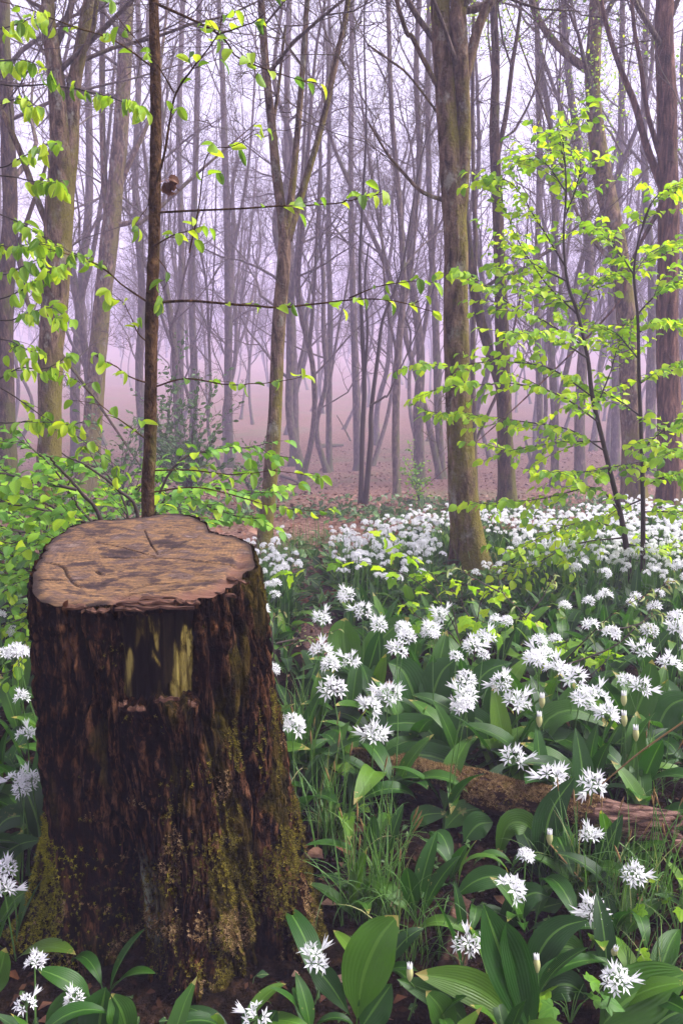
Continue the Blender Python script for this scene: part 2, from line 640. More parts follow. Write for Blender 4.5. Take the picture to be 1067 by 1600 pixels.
def moss_material(name, stops):
    k = NT(name)
    r, sp = k.rnd()
    col = k.ramp(r, stops)
    b = k.bsdf(col, .9, .03)
    t = k.n("BsdfTranslucent"); k.l(col, t.inputs['Color'])
    mx = k.n("MixShader"); mx.inputs[0].default_value = .3
    k.l(b, mx.inputs[1]); k.l(t.outputs[0], mx.inputs[2])
    return k.done(mx.outputs[0])


M['debris'] = moss_material('bark_crumbs', [(0, (.006, .003, .002)), (.6, (.03, .014, .008)), (1, (.10, .05, .03))])
M['moss'] = moss_material('olive_moss', [(0, (.02, .017, .003)), (.5, (.08, .065, .009)), (1, (.20, .165, .022))])
M['moss_bright'] = moss_material('yellow_green_moss', [(0, (.06, .06, .005)), (.5, (.2, .19, .012)), (1, (.38, .34, .03))])
M['moss_brown'] = moss_material('tan_moss', [(0, (.05, .026, .009)), (.5, (.19, .115, .045)), (1, (.42, .29, .14))])

# ------------------------------------------------------------------ ground
nx, ny = 170, 220
u = np.linspace(-1, 1, nx)
gx = 160 * np.sinh(u * 4.2) / math.sinh(4.2)
vv = np.linspace(0, 1, ny)
gy = -24 + 24 * np.minimum(vv / .08, 1) + 252 * (np.sinh(np.clip((vv - .08) / .92, 0, 1) * 4.0) / math.sinh(4.0))
X, Y = np.meshgrid(gx, gy)
Z = gz(X, Y)
mb = MB()
mb.add(np.stack([X, Y, Z], -1), grid_faces(ny, nx, False))
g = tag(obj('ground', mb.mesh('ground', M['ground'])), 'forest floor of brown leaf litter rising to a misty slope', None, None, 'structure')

# trodden path: a narrow strip of bare chips
PATH = np.array([gp(560, 1075), gp(520, 1020), gp(498, 975), gp(488, 930), gp(480, 905), gp(455, 880), gp(400, 862)])[:, :2]
PC = catmull(np.c_[PATH, np.zeros(len(PATH))], 60)[:, :2]
tg = np.gradient(PC, axis=0); tg /= np.linalg.norm(tg, axis=1)[:, None]
nr = np.stack([-tg[:, 1], tg[:, 0]], 1)
ss = np.linspace(-1, 1, 9)
wd = .125 + .03 * perlin(np.arange(60) * .3, 0, 0)
PX = PC[:, None] + nr[:, None] * (ss[None, :, None] * wd[:, None, None])
PZ = gz(PX[..., 0], PX[..., 1]) + .008 - .006 * ss[None] ** 2 + .006 * perlin(PX[..., 0] * 14, PX[..., 1] * 14)
PZ = np.maximum(PZ, gz(PX[..., 0], PX[..., 1]) + .004)
mb = MB(); mb.add(np.concatenate([PX, PZ[..., None]], -1), grid_faces(60, 9, False))
tag(obj('path', mb.mesh('path', M['path'])), 'narrow trodden path of brown chips between the flowers', None, None, 'structure')


def path_dist(P):
    d = np.linalg.norm(P[:, None, :2] - PC[None], axis=2)
    return d.min(1)


# ------------------------------------------------------------------ small base meshes
def blade_grid(n, m, wfun, cfun, fold=0.0, pleat=0.0):
    """leaf along +Y: wfun(t) half width, cfun(t) -> (y,z) of the midrib; tint.r = distance from the midrib, tint.g = t"""
    t = np.linspace(0, 1, n)
    s = np.linspace(-1, 1, m)
    wv = wfun(t)
    y, z = cfun(t)
    ty, tz = np.gradient(y), np.gradient(z)
    l = np.hypot(ty, tz) + 1e-9
    ny_, nz_ = -tz / l, ty / l
    lift = fold * np.abs(s)[None] * wv[:, None] + pleat * np.sin(s * 9)[None] * wv[:, None] * np.sin(math.pi * t)[:, None]
    V = np.stack([s[None] * wv[:, None] * np.ones_like(y)[:, None], y[:, None] + ny_[:, None] * lift, z[:, None] + nz_[:, None] * lift], -1)
    T = np.zeros((n, m, 3)); T[..., 0] = np.abs(s)[None]; T[..., 1] = t[:, None]
    return V.reshape(-1, 3), grid_faces(n, m, False), T.reshape(-1, 3).astype(np.float32)


def arc(a0, a1, pw=1.0):
    def f(t):
        n = 60
        tt = np.linspace(0, 1, n)
        a = np.radians(a0 + (a1 - a0) * tt ** pw)
        yy = np.concatenate([[0], np.cumsum(np.cos(a[:-1]) / (n - 1))])
        zz = np.concatenate([[0], np.cumsum(np.sin(a[:-1]) / (n - 1))])
        return np.interp(t, tt, yy), np.interp(t, tt, zz)
    return f


def garlic_w(W, pet=.22):
    def f(t):
        u_ = np.clip((t - pet) / (1 - pet), 0, 1)
        return np.maximum(W * .5 * np.sin(math.pi * u_ ** .85) ** .8, .012 * (t < .98) * (1 - t * .5)) + .0005
    return f


GSHAPES = [(84, 58, .20, .22), (80, 30, .21, .22), (76, -5, .22, .24), (72, -45, .20, .26), (62, 5, .23, .2), (55, -30, .2, .2), (82, -70, .19, .3), (46, -10, .24, .15)]
GARLIC_HI, GARLIC_LO, GARLIC_RAW = [], [], []
for i, (a0, a1, W, pet) in enumerate(GSHAPES):
    V, F, T = blade_grid(12, 5, garlic_w(W, pet), arc(a0, a1, 1.3), .28)
    V[:, 0] += .02 * np.sin(V[:, 1] * 5 + i)
    mb = MB(); mb.add(V, F, T); GARLIC_HI.append(mb.mesh('garlic_leaf', M['garlic']))
    V, F, T = blade_grid(7, 3, garlic_w(W, pet), arc(a0, a1, 1.3), .28)
    GARLIC_RAW.append((V, F, T))
    mb = MB(); mb.add(V, F, T); GARLIC_LO.append(mb.mesh('garlic_leaf_small', M['garlic']))


def petal_star(L, W, cup, n=6, two=True):
    V, F = [], []
    for k in range(n):
        a = k * 2 * math.pi / n
        d = np.array([math.cos(a), math.sin(a), 0]); p = np.array([-math.sin(a), math.cos(a), 0])
        b = len(V)
        z1, z2 = cup * .55 * L, cup * L
        V += [d * .08 * L, d * .45 * L + p * W + [0, 0, z1], d * L + [0, 0, z2], d * .45 * L - p * W + [0, 0, z1]]
        F += [(b, b + 1, b + 2), (b, b + 2, b + 3)]
    return np.array(V, float), np.array(F)


FLORET = petal_star(.0145, .0024, .45)
FLORET_SHUT = petal_star(.011, .0024, 2.2)
mbf = MB(); mbf.add(*FLORET); ME_FLORET = mbf.mesh('floret', M['petal'], False)
mbf = MB(); mbf.add(*FLORET_SHUT); ME_FLORET_SHUT = mbf.mesh('floret_shut', M['petal'], False)


def umbel_dirs(n, r_, spread=1.45):
    out_ = []
    for i in range(n):
        f = (i + .5) / n
        th = spread * math.sqrt(f)
        ph = i * 2.39996 + r_.uniform(-.3, .3)
        th += r_.uniform(-.12, .12)
        out_.append(np.array([math.sin(th) * math.cos(ph), math.sin(th) * math.sin(ph), math.cos(th)]))
    return out_


def floret_mats(n, rad, r_, spread=1.45):
    ms = []
    for d in umbel_dirs(n, r_, spread):
        rr_ = rad * r_.uniform(.65, 1.25)
        side = np.cross(d, [r_.normal(), r_.normal(), r_.normal()])
        m = leafmat(d * rr_, side, d, r_.uniform(.85, 1.15))
        ms.append(m)
    return np.array(ms)


UMBELS, UMBEL_FAR, PEDICELS = [], [], []
rr = np.random.default_rng(3)
for k in range(5):
    n = [15, 12, 17, 10, 13][k]
    ms = floret_mats(n, .020, rr)
    mb = MB(); merge(mb, FLORET[0], [FLORET[1]], ms); UMBELS.append(mb.mesh('umbel', M['petal'], False))
    mp = MB()
    for m in ms:
        tube(mp, [[0, 0, -.004], m[:3, 3] * .55 + [0, 0, .002], m[:3, 3]], [.0008, .0007, .0009], 3)
    PEDICELS.append((mp.mesh('pedicels', M['stalk']), ms))
    ms2 = floret_mats(10, .021, rr, 1.35)
    v6, f6 = petal_star(.0155, .0036, .35, 6)
    f6 = f6.reshape(-1, 2, 3)
    mb = MB(); merge(mb, v6, [f6.reshape(-1, 3)], ms2)
    UMBEL_FAR.append((np.concatenate(mb.V), np.concatenate(mb.F)))

# pointed bud of an unopened umbel
t = np.linspace(0, 1, 7)
mb = MB(); tube(mb, np.c_[t * 0, t * 0, t * .03], .0062 * np.sin(math.pi * np.clip(t * .93 + .05, 0, 1)) ** .8 + .0006, 7)
ME_BUD = mb.mesh('flower_bud', M['sheath'])
mb = MB()
for k in range(7):
    a = k * .9
    P = np.array([[0, 0, .012], [.003 * math.cos(a), .003 * math.sin(a), .024], [.005 * math.cos(a), .005 * math.sin(a), .034]])
    tube(mb, P, [.002, .0024, .0003], 4)
ME_BUDTIP = mb.mesh('bud_tip', M['petal'])


def ovate(W, pk=.42):
    def f(t):
        return W * .5 * (np.sin(math.pi * np.clip(t, 0, 1) ** (math.log(.5) / math.log(pk))) ** .75) + .002
    return f


def leaf_mesh(name, mat, W, a0, a1, fold, pleat=0, n=7, m=5, ser=0.0):
    V, F, T = blade_grid(n, m, ovate(W), arc(a0, a1), fold, pleat)
    if ser:
        edge = np.abs(T[:, 0]) > .99
        V[edge, 0] *= 1 + ser * np.where((np.arange(edge.sum()) // 2) % 2 == 0, 1, -1)
    mb = MB(); mb.add(V, F, T)
    me = mb.mesh(name, mat)
    V, F, T = blade_grid(5, 3, ovate(W), arc(a0, a1), fold)
    return (me, V, F, T)


BEECH = [leaf_mesh('beech_leaf', M['beech'], .55, 10, -30, .5, .06), leaf_mesh('beech_leaf', M['beech'], .5, 5, -10, .8, .08),
         leaf_mesh('beech_leaf', M['beech'], .6, 10, -50, .3, .08), leaf_mesh('beech_leaf', M['beech'], .34, 0, -15, 1.3, .05)]
LIME = [leaf_mesh('lime_leaf', M['lime'], .66, 10, -40, .25, .04, 8, 5, .06), leaf_mesh('lime_leaf', M['lime'], .6, 0, -55, .45, .05, 8, 5, .06),
        leaf_mesh('lime_leaf', M['lime'], .72, 15, -20, .15, .03, 8, 5, .07)]
SHRUB = [leaf_mesh('shrub_leaf', M['shrub'], .62, 10, -35, .2, .04, 6, 5, .05), leaf_mesh('shrub_leaf', M['shrub'], .7, 0, -20, .4, .04, 6, 5, .05)]
DARKS = [leaf_mesh('evergreen_leaf', M['dark_shrub'], .5, 10, -20, .3, 0, 4, 3)]
DEADL = [leaf_mesh('dead_leaf', M['dead'], .55, 25, -35, .3, .07, 6, 5), leaf_mesh('dead_leaf', M['dead'], .6, 40, -60, .5, .1, 6, 5),
         leaf_mesh('dead_leaf', M['dead'], .5, -20, 30, .2, .08, 6, 5)]
FOLD = [leaf_mesh('folded_leaf', M['bud_leaf'], .22, 5, -50, 1.2, .02, 7, 3)]


def lobed_leaf(mat):
    """palmate leaf with five lobes, toothed, drooping"""
    ang = np.radians(np.array([-200, -165, -140, -112, -98, -80, -62, -40, -20, 0, 20, 40, 62, 80, 98, 112, 140, 165, 200])) * .78
    rad = np.array([.12, .34, .50, .42, .52, .72, .56, .60, .78, 1.0, .78, .60, .56, .72, .52, .42, .50, .34, .12]) * .62
    ring = np.stack([np.sin(ang) * rad, np.cos(ang) * rad + .36], 1)
    c = np.array([0, .36])
    mid = c + (ring - c) * .5
    def lift(p):
        r2 = np.hypot(p[:, 0], p[:, 1] - .36)
        return -.35 * r2 ** 2 + .05 * np.sin(np.arctan2(p[:, 0], p[:, 1] - .36) * 9) * r2
    P = np.vstack([c[None], mid, ring])
    V = np.c_[P, lift(P)]
    n = len(ring)
    F3 = [(0, 1 + i, 2 + i) for i in range(n - 1)]
    F4 = [(1 + i, 1 + n + i, 2 + n + i, 2 + i) for i in range(n - 1)]
    T = np.zeros((len(V), 3), np.float32)
    T[:, 0] = np.concatenate([[.3], np.where(np.arange(n) % 4 == 1, .05, .4), np.where(np.arange(n) % 4 == 1, .05, .5)])
    mb = MB()
    mb.add(V, np.array(F3), T)
    F4 = np.array(F4)
    mb.F.append(F4.astype(np.int32))
    return (mb.mesh('lobed_leaf', mat), V, (np.array(F3), F4), T)


LOBED = [lobed_leaf(M['lime'])]
LOBED_G = [lobed_leaf(M['shrub'])]


# ------------------------------------------------------------------ tree stump
OUT_PX = [(50, 900), (54, 882), (67, 862), (79, 842), (112, 820), (146, 811), (188, 810), (217, 807), (240, 803), (270, 801), (300, 804),
          (318, 813), (326, 828), (341, 832), (364, 836), (390, 849), (405, 866), (402, 884), (384, 897), (364, 914), (341, 927), (318, 934), (305, 941),
          (258, 949), (188, 949), (178, 943), (142, 945), (105, 948), (75, 945), (56, 936), (49, 920)]
TILT = .19


def top_z(y):
    return .874 + (y - 1.62) * TILT


def on_top(px, py):
    d = ray(px, py)
    # CAM + s d on plane z = .874 + (y-1.62)*TILT
    s_ = (.874 - 1.62 * TILT - CAM[2]) / (d[2] - TILT * d[1])
    return CAM + d * s_


OT = np.array([on_top(*p) for p in OUT_PX])
CT = np.array([(OT[:, 0].max() + OT[:, 0].min()) / 2, (OT[:, 1].max() + OT[:, 1].min()) / 2])
CB = np.array([-.45, CT[1] - .01])
th = np.arctan2(OT[:, 1] - CT[1], OT[:, 0] - CT[0])
rt = np.hypot(OT[:, 1] - CT[1], OT[:, 0] - CT[0])
o_ = np.argsort(th); th, rt = th[o_], rt[o_]
thw = np.concatenate([th - 2 * math.pi, th, th + 2 * math.pi]); rtw = np.concatenate([rt] * 3)


def rtop(a):
    return np.interp((a + math.pi) % (2 * math.pi) - math.pi, thw, rtw)


ROOTS = [(R(210), .17, .24), (R(-30), .19, .25), (R(-4), .07, .2), (R(240), .05, .16), (R(-62), .08, .18), (R(285), .06, .12), (R(90), .08, .3), (R(150), .03, .25), (R(45), .06, .25)]


def rbase(a):
    r_ = .325 + .012 * np.sin(a * 5 + 1)
    for c, amp, sg in ROOTS:
        d = (a - c + math.pi) % (2 * math.pi) - math.pi
        r_ = r_ + amp * np.exp(-(d / sg) ** 2)
    return r_


def adiff(a, c):
    return (a - c + math.pi) % (2 * math.pi) - math.pi


x_l, x_r = at(183, 1000, 1.62)[0], at(314, 1000, 1.62)[0]
Z_CHIP = at(250, 1100, 1.60)[2]


def stump(a, t, bark_on=1.0):
    """a angle, t 0 at the cut, 1 at the ground; returns point and tint (crest, algae, lichen)"""
    rT, rB = rtop(a), rbase(a)
    lf = .5 - .5 * np.cos(a)                      # the left side stays steep, the right side spreads
    s_ = (.34 - .30 * lf) * t + (.66 + .30 * lf) * t ** (3.4 + 3.0 * lf)
    r_ = rT * (1 - s_) + rB * s_
    cx = CT[0] * (1 - t) + CB[0] * t
    cy_ = CT[1] * (1 - t) + CB[1] * t
    xT, yT = CT[0] + rT * np.cos(a), CT[1] + rT * np.sin(a)
    zT = top_z(yT) - .003 + .005 * perlin(np.cos(a) * 8, np.sin(a) * 8, 33)
    xb, yb = cx + r_ * np.cos(a), cy_ + r_ * np.sin(a)
    z = zT * (1 - t) + (-.06) * t
    arcl = a * .34
    warp = .05 * perlin(np.cos(a) * 3, np.sin(a) * 3, z * 2.4) + .02 * perlin(np.cos(a) * 9, np.sin(a) * 9, z * 7)
    ca, sa = np.cos(a + warp * 2.2), np.sin(a + warp * 2.2)
    n1 = perlin(ca * 7.0, sa * 7.0, z * 1.7 + 3)
    n2 = perlin(ca * 15.0, sa * 15.0, z * 3.6 + 8)
    n3 = fbm(ca * 24, sa * 24, z * 14, 3)
    n4 = perlin(ca * 6.0, sa * 6.0, z * 15 + 60)
    fib = perlin(ca * 42, sa * 42, z * 5 + 2) + .6 * perlin(ca * 80, sa * 80, z * 11)
    c1 = np.exp(-(n1 / .11) ** 2); c2 = np.exp(-(n2 / .12) ** 2); c4 = np.exp(-(n4 / .08) ** 2)
    plate = 1 - np.maximum(c1, np.maximum(.7 * c2, .45 * c4))
    disp = .004 - .026 * c1 - .013 * c2 - .006 * c4 + .008 * n3 + .004 * fib + .016 * np.abs(n1)
    lowz = sstep(.42, .0, z)
    disp = disp + lowz * (.020 * fbm(ca * 6, sa * 6, z * 7 + 20, 4))
    # chip cut out of the front, and its ragged lower ledge
    front = (yb < CT[1])
    xe = .010 * perlin(z * 22, 3.3, 1) + .006 * perlin(z * 60, 7.3, 1)
    chip = sstep(x_l - .006, x_l + .010, xb + xe) * sstep(x_r + .006, x_r - .010, xb + xe * .8) * front
    jag = Z_CHIP + .02 * perlin(xb * 30, 0, 5.5) + .015 * perlin(xb * 80, 1, 5)
    chip = chip * sstep(jag - .008, jag + .006, z)
    disp = disp * (1 - chip) - .046 * chip
    led = np.exp(-((z - (jag - .02)) / .02) ** 2) * sstep(x_l - .03, x_l + .02, xb) * sstep(x_r + .03, x_r - .02, xb) * front
    disp = disp + .006 * led * (1 + n3)
    # deep rotten hollow low on the front left
    hz = sstep(.46, .12, z)
    hol = np.exp(-(adiff(a, R(259) + .05 * np.sin(z * 9)) / .13) ** 2) * hz * front
    hol2 = np.exp(-(adiff(a, R(248)) / .05) ** 2) * sstep(.62, .2, z) * front
    disp = disp - .13 * hol - .03 * hol2
    rim = sstep(.05, 0, t)
    disp = disp * (1 - rim * .6) * bark_on
    r_ = r_ + disp
    P = np.stack([cx + r_ * np.cos(a), cy_ + r_ * np.sin(a), z], -1)
    crest = np.clip(plate * 1.5 - .75 + .7 * n3 + .4 * fib, 0, 1) * (1 - chip)
    alg = np.clip(sstep(.1, .5, fbm(ca * 3, sa * 3, z * 4 + 40, 3) + .55 * sstep(R(75), R(20), np.abs(adiff(a, R(-12)))) - .25 + .25 * sstep(.4, .05, z)), 0, 1)
    alg = np.maximum(alg * .75, .9 * np.exp(-(adiff(a, R(200)) / .28) ** 2) * sstep(.34, .18, z))
    lich = np.exp(-(adiff(a, R(272)) / .09) ** 2) * sstep(.05, .12, z) * sstep(.32, .2, z)
    T = np.stack([crest, alg, lich], -1)
    return P, T


root = thing('tree_stump', 'sawn old tree stump with flat weathered top and dark furrowed bark', 'tree stump', (CB[0], CB[1], 0))
SO = np.array([CB[0], CB[1], 0.0])
na, nt2 = 620, 270
A, TT = np.meshgrid(np.arange(na) * 2 * math.pi / na, np.linspace(0, 1, nt2) ** 1.0, indexing='xy')
P, T = stump(A, TT)
mb = MB(); mb.add(P, grid_faces(nt2, na, True)[:, ::-1], T.reshape(-1, 3))
o = obj('bark', mb.mesh('stump_bark', M['stump_bark'], True, SO), root)
o['label'] = 'dark brown deeply furrowed bark with mossy roots'

# cut face with saw marks, cracks and a splintered front lip
nr_, na_ = 112, 450
a = np.arange(na_) * 2 * math.pi / na_
rho = np.linspace(0.002, 1, nr_) ** .85
top_rim, _ = stump(a, np.zeros(na_))
rb_ = np.hypot(top_rim[:, 0] - CT[0], top_rim[:, 1] - CT[1])
_kr = np.hanning(17); _kr /= _kr.sum()
rb_ = np.convolve(np.concatenate([rb_[-8:], rb_, rb_[:8]]), _kr, mode='valid') - .005
XX = CT[0] + rho[:, None] * rb_[None] * np.cos(a)[None]
YY = CT[1] + rho[:, None] * rb_[None] * np.sin(a)[None]
ZZ = top_z(YY) + .0003 * perlin(XX * 2, YY * 90) + .0022 * fbm(XX * 6, YY * 6, 2)
crk = np.zeros_like(XX)
CRACKS = [([(247, 866), (234, 846), (226, 828)], .0013), ([(250, 866), (288, 847), (310, 838)], .0013), ([(243, 869), (196, 857), (150, 848)], .0013), ([(158, 871), (190, 872), (240, 871), (290, 874), (340, 880), (378, 884)], .0022), ([(72, 878), (95, 884), (102, 890), (106, 900), (118, 912), (126, 916)], .0021),
          ([(200, 924), (225, 915), (260, 912), (300, 908), (335, 908), (362, 904), (392, 892)], .0024), ([(62, 905), (90, 906), (130, 905)], .002),
          ([(185, 932), (215, 926), (250, 924), (300, 919)], .0022), ([(265, 905), (300, 899), (330, 899)], .002), ([(150, 893), (165, 899), (190, 893)], .0018)]
for pts, wdt in CRACKS:
    L = catmull(np.array([on_top(*p) for p in pts]), 80)
    L[:, 1] += .003 * perlin(L[:, 0] * 60, 0, 7)
    d = np.full(XX.shape, 9.0)
    for q in L:
        d = np.minimum(d, np.hypot((XX - q[0]) * .6, YY - q[1]))
    crk = np.maximum(crk, np.exp(-(d / wdt) ** 2))
ZZ = ZZ - .007 * crk
rimd = (1 - rho)[:, None] * rb_[None]
rim = np.exp(-(rimd / (.014 + .008 * perlin(XX * 9, YY * 9, 4))) ** 2)
rim_dark = np.clip(rim * (1.0 + .6 * perlin(XX * 25, YY * 25)), 0, 1)  # outer edge of the face goes to dark bark colour
# front lip: stepped splinters lower than the sawn plane
pj = proj(np.stack([XX, YY, ZZ], -1).reshape(-1, 3)).reshape(*XX.shape, 3)
lip = sstep(.055, .02, rimd + .012 * perlin(XX * 22, 0, 3)) * (YY < CT[1]) * sstep(x_l - .03, x_l + .02, XX) * sstep(x_r + .10, x_r + .03, XX)
stepn = np.floor((perlin(XX * 6, YY * 60) + 1) * 3) / 3
ZZ = ZZ - lip * (.004 + .007 * np.clip(stepn, 0, 1.5))
ZZ = ZZ - .003 * rim * (1 + perlin(XX * 30, YY * 30, 5))
T = np.stack([np.clip(np.maximum(crk, rim_dark), 0, 1), lip, lip * 0], -1)
mb = MB(); mb.add(np.stack([XX, YY, ZZ], -1), grid_faces(nr_, na_, True), T.reshape(-1, 3))
o = obj('cut_face', mb.mesh('cut_face', M['cut_wood'], True, SO), root)
o['label'] = 'weathered tan sawn top with cracks and dark stains'

# pale strips of exposed wood in the chip
zt = top_z(1.62)
xa, xb = at(181, 1000, 1.64)[0], at(316, 1000, 1.64)[0]
n_, m_ = 90, 80
Xg, Zg = np.meshgrid(np.linspace(xa, xb, m_), np.linspace(Z_CHIP - .004, zt - .012, n_))
ang = np.arctan2(-np.sqrt(np.maximum(rtop(R(270)) ** 2 - (Xg - CT[0]) ** 2, .01)), Xg - CT[0])
tt_ = np.clip((top_z(CT[1] - .27) - Zg) / (top_z(CT[1] - .27) + .06), 0, 1)
Ps, _ = stump(ang, tt_, 0.0)
off = -.031 + .004 * np.floor(2.5 * perlin(Xg * 26, Zg * 1.5, 4)) + .0025 * fbm(Xg * 60, Zg * 5, 7, 3)
Pg = np.stack([Xg, Ps[..., 1] + off * np.sin(ang), Zg], -1)
qg = proj(Pg.reshape(-1, 3)).reshape(n_, m_, 3)
mk = np.zeros((n_, m_))
nzx = 7 * perlin(Xg * 40, Zg * 12, 2); nzy = 34 * perlin(Xg * 60, Zg * 14, 6)
for x0_, x1_, y0_, y1_, v_ in [(286, 303, 972, 1096, 1.0), (270, 288, 1005, 1096, .75), (231, 250, 958, 996, .7), (236, 252, 1018, 1040, .8), (236, 256, 1070, 1098, .5), (196, 206, 1022, 1086, .85), (186, 200, 960, 1090, .25), (210, 228, 955, 1010, .3), (252, 270, 960, 1080, .12)]:
    qx, qy = qg[..., 0] + nzx, qg[..., 1] + nzy
    mk = np.maximum(mk, v_ * sstep(x0_ - 2, x0_ + 3, qx) * sstep(x1_ + 2, x1_ - 3, qx) * sstep(y0_ - 6, y0_ + 8, qy) * sstep(y1_ + 6, y1_ - 8, qy))
T = np.stack([mk, mk * 0, mk * 0], -1).reshape(-1, 3)
mb = MB(); mb.add(Pg, grid_faces(n_, m_, False), T)
o = obj('exposed_wood', mb.mesh('exposed_wood', M['exposed'], True, SO), root)
o['label'] = 'chipped-out panel with patches of pale yellow wood'

# splinters along the front lip and torn bark shards on the ledge
def shard(L, W, H, seed):
    r_ = np.random.default_rng(seed)
    n = 9
    t = np.linspace(0, 1, n)
    w_ = W * (np.sin(math.pi * np.clip(t * .9 + .08, 0, 1)) ** .6) * (1 + .35 * r_.normal(size=n))
    h_ = H * (.6 + .4 * r_.random(n))
    sec = np.array([(-1, -1), (1, -1), (1, 1), (-1, 1)]) * .5
    c = np.c_[t * L - L / 2, .15 * W * r_.normal(size=n), .3 * H * r_.normal(size=n)]
    V = c[:, None] + np.stack([np.zeros((n, 4)), sec[None, :, 0] * w_[:, None], sec[None, :, 1] * h_[:, None]], -1)
    mb = MB(); mb.add(V, grid_faces(n, 4, True)); mb.F.append(np.array([[0, 1, 2, 3], [n * 4 - 1, n * 4 - 2, n * 4 - 3, n * 4 - 4]], np.int32))
    return mb.mesh('splinter', M['splinter'], False)


for i, (px, py, L, W, rz) in enumerate([(228, 939, .13, .012, .03), (270, 936, .10, .010, -.04), (205, 945, .07, .010, .05), (292, 938, .06, .012, -.1), (250, 944, .15, .009, .0),
                                        (150, 948, .06, .012, .1), (118, 947, .05, .010, .2), (240, 931, .11, .008, .02), (345, 922, .08, .010, -.35), (372, 905, .07, .010, -.6)]):
    p = on_top(px, py); p[2] -= .004 + .003 * (i % 3)
    obj('splinter', shard(L, W, .007, 50 + i), root, None, (Matrix.Translation(Vector(p - SO)) @ Matrix.Rotation(rz, 4, 'Z') @ Matrix.Rotation(R(8 + 6 * (i % 4)), 4, 'X')))
for i, px in enumerate([192, 214, 262, 300]):
    p = at(px, 1100 + 8 * math.sin(i * 2.1), 1.585 + .004 * (i % 3))
    obj('bark_shard', shard(.02 + .018 * (i % 3), .010, .010, 80 + i), root, None, (Matrix.Translation(Vector(p - SO)) @ Matrix.Rotation(.6 * math.sin(i * 3), 4, 'Y') @ Matrix.Rotation(.3 * math.cos(i), 4, 'Z')))

# moss tufts: tiny fronds rooted on the bark
def frond(n=5):
    V, F = [], []
    for k in range(n):
        a_ = k * 2 * math.pi / n + .3 * k
        d = np.array([math.cos(a_), math.sin(a_), 0]); p = np.array([-d[1], d[0], 0])
        b = len(V)
        V += [p * .17 + d * .05, -p * .17 + d * .05, d * .8 + [0, 0, .75]]
        F += [(b, b + 1, b + 2)]
    return np.array(V), np.array(F)


FROND = frond()


def surf_scatter(fn, a_, t_, flip=1):
    e = 1e-3
    P0, _ = fn(a_, t_)
    Pa, _ = fn(a_ + e * 3, t_)
    Pt, _ = fn(a_, t_ + e * 3)
    N = np.cross(Pt - P0, Pa - P0) * flip
    N /= np.linalg.norm(N, axis=1)[:, None] + 1e-9
    return P0, N


def moss_mats(P0, N, size, up=.35, seed=0):
    r_ = np.random.default_rng(seed)
    n = len(P0)
    Z_ = N + np.array([0, 0, up]) + r_.normal(size=(n, 3)) * .25
    Z_ /= np.linalg.norm(Z_, axis=1)[:, None]
    Y_ = np.cross(Z_, r_.normal(size=(n, 3)))
    Y_ /= np.linalg.norm(Y_, axis=1)[:, None] + 1e-9
    X_ = np.cross(Y_, Z_)
    s_ = size * r_.uniform(.5, 1.4, n)
    M_ = np.zeros((n, 4, 4))
    M_[:, :3, 0], M_[:, :3, 1], M_[:, :3, 2] = X_ * s_[:, None], Y_ * s_[:, None], Z_ * s_[:, None]
    M_[:, :3, 3] = P0; M_[:, 3, 3] = 1
    return M_


def moss_part(par, org, fn, name, mat, n, afun, tfun, keep, size, seed, up=.35):
    r_ = np.random.default_rng(seed)
    a_, t_ = afun(r_, n), tfun(r_, n)
    P0, N = surf_scatter(fn, a_, t_, 1 if fn is stump else -1)
    k = keep(P0, N, r_)
    P0, N = P0[k], N[k]
    ms = moss_mats(P0, N, size, up, seed)
    mb = MB(); merge(mb, FROND[0], [FROND[1]], ms, np.random.default_rng(seed).random(len(ms)))
    o = obj(name, mb.mesh(name, mat, False, org), par)
    o['kind'] = 'stuff'
    return o


fb = lambda P, s_, sd: fbm(P[:, 0] * s_ + sd, P[:, 1] * s_, P[:, 2] * s_, 3)
moss_part(root, SO, stump, 'moss', M['moss_bright'], 24000, lambda r_, n: R(197) + r_.normal(size=n) * .30, lambda r_, n: r_.uniform(.62, 1, n),
          lambda P, N, r_: (fb(P, 8, 1) + 1.3 * sstep(.42, .2, P[:, 2]) + .3 * N[:, 2] > .62 + .25 * r_.random(len(P))) & (P[:, 2] > 0), .0062, 1)
moss_part(root, SO, stump, 'moss', M['moss'], 52000, lambda r_, n: R(-25) + r_.normal(size=n) * .62, lambda r_, n: 1 - r_.random(n) ** 1.5 * .95,
          lambda P, N, r_: (fb(P, 7, 5) + .75 * sstep(.62, .05, P[:, 2]) + .25 * N[:, 2] + .25 * N[:, 0] > .52 + .3 * r_.random(len(P))) & (P[:, 2] > 0), .0060, 2)
moss_part(root, SO, stump, 'moss', M['moss_brown'], 30000, lambda r_, n: R(-60) + r_.normal(size=n) * .7, lambda r_, n: 1 - r_.random(n) ** 1.6 * .6,
          lambda P, N, r_: (fb(P, 9, 9) + .5 * sstep(.4, .05, P[:, 2]) + .2 * N[:, 2] > .6 + .3 * r_.random(len(P))) & (P[:, 2] > 0), .0060, 3)

STUMP_C, STUMP_R = CB.copy(), .5


def clear_of_stump(P, m=.0):
    a_ = np.arctan2(P[:, 1] - CB[1], P[:, 0] - CB[0])
    return np.hypot(P[:, 0] - CB[0], P[:, 1] - CB[1]) > rbase(a_) + .03 + m


# ------------------------------------------------------------------ fallen mossy log on the right
LOGP = catmull(np.array([at(540, 1185, 2.50) , at(610, 1200, 2.40), at(690, 1222, 2.28), at(800, 1248, 2.16), at(930, 1275, 2.06), at(1058, 1297, 1.98)]), 90)
LOGR = np.interp(np.linspace(0, 1, 90), [0, .25, .5, .8, 1], [.036, .050, .055, .057, .047])
LOGT, LOGN, LOGB = frames(LOGP)
LOGO = LOGP[60].copy()


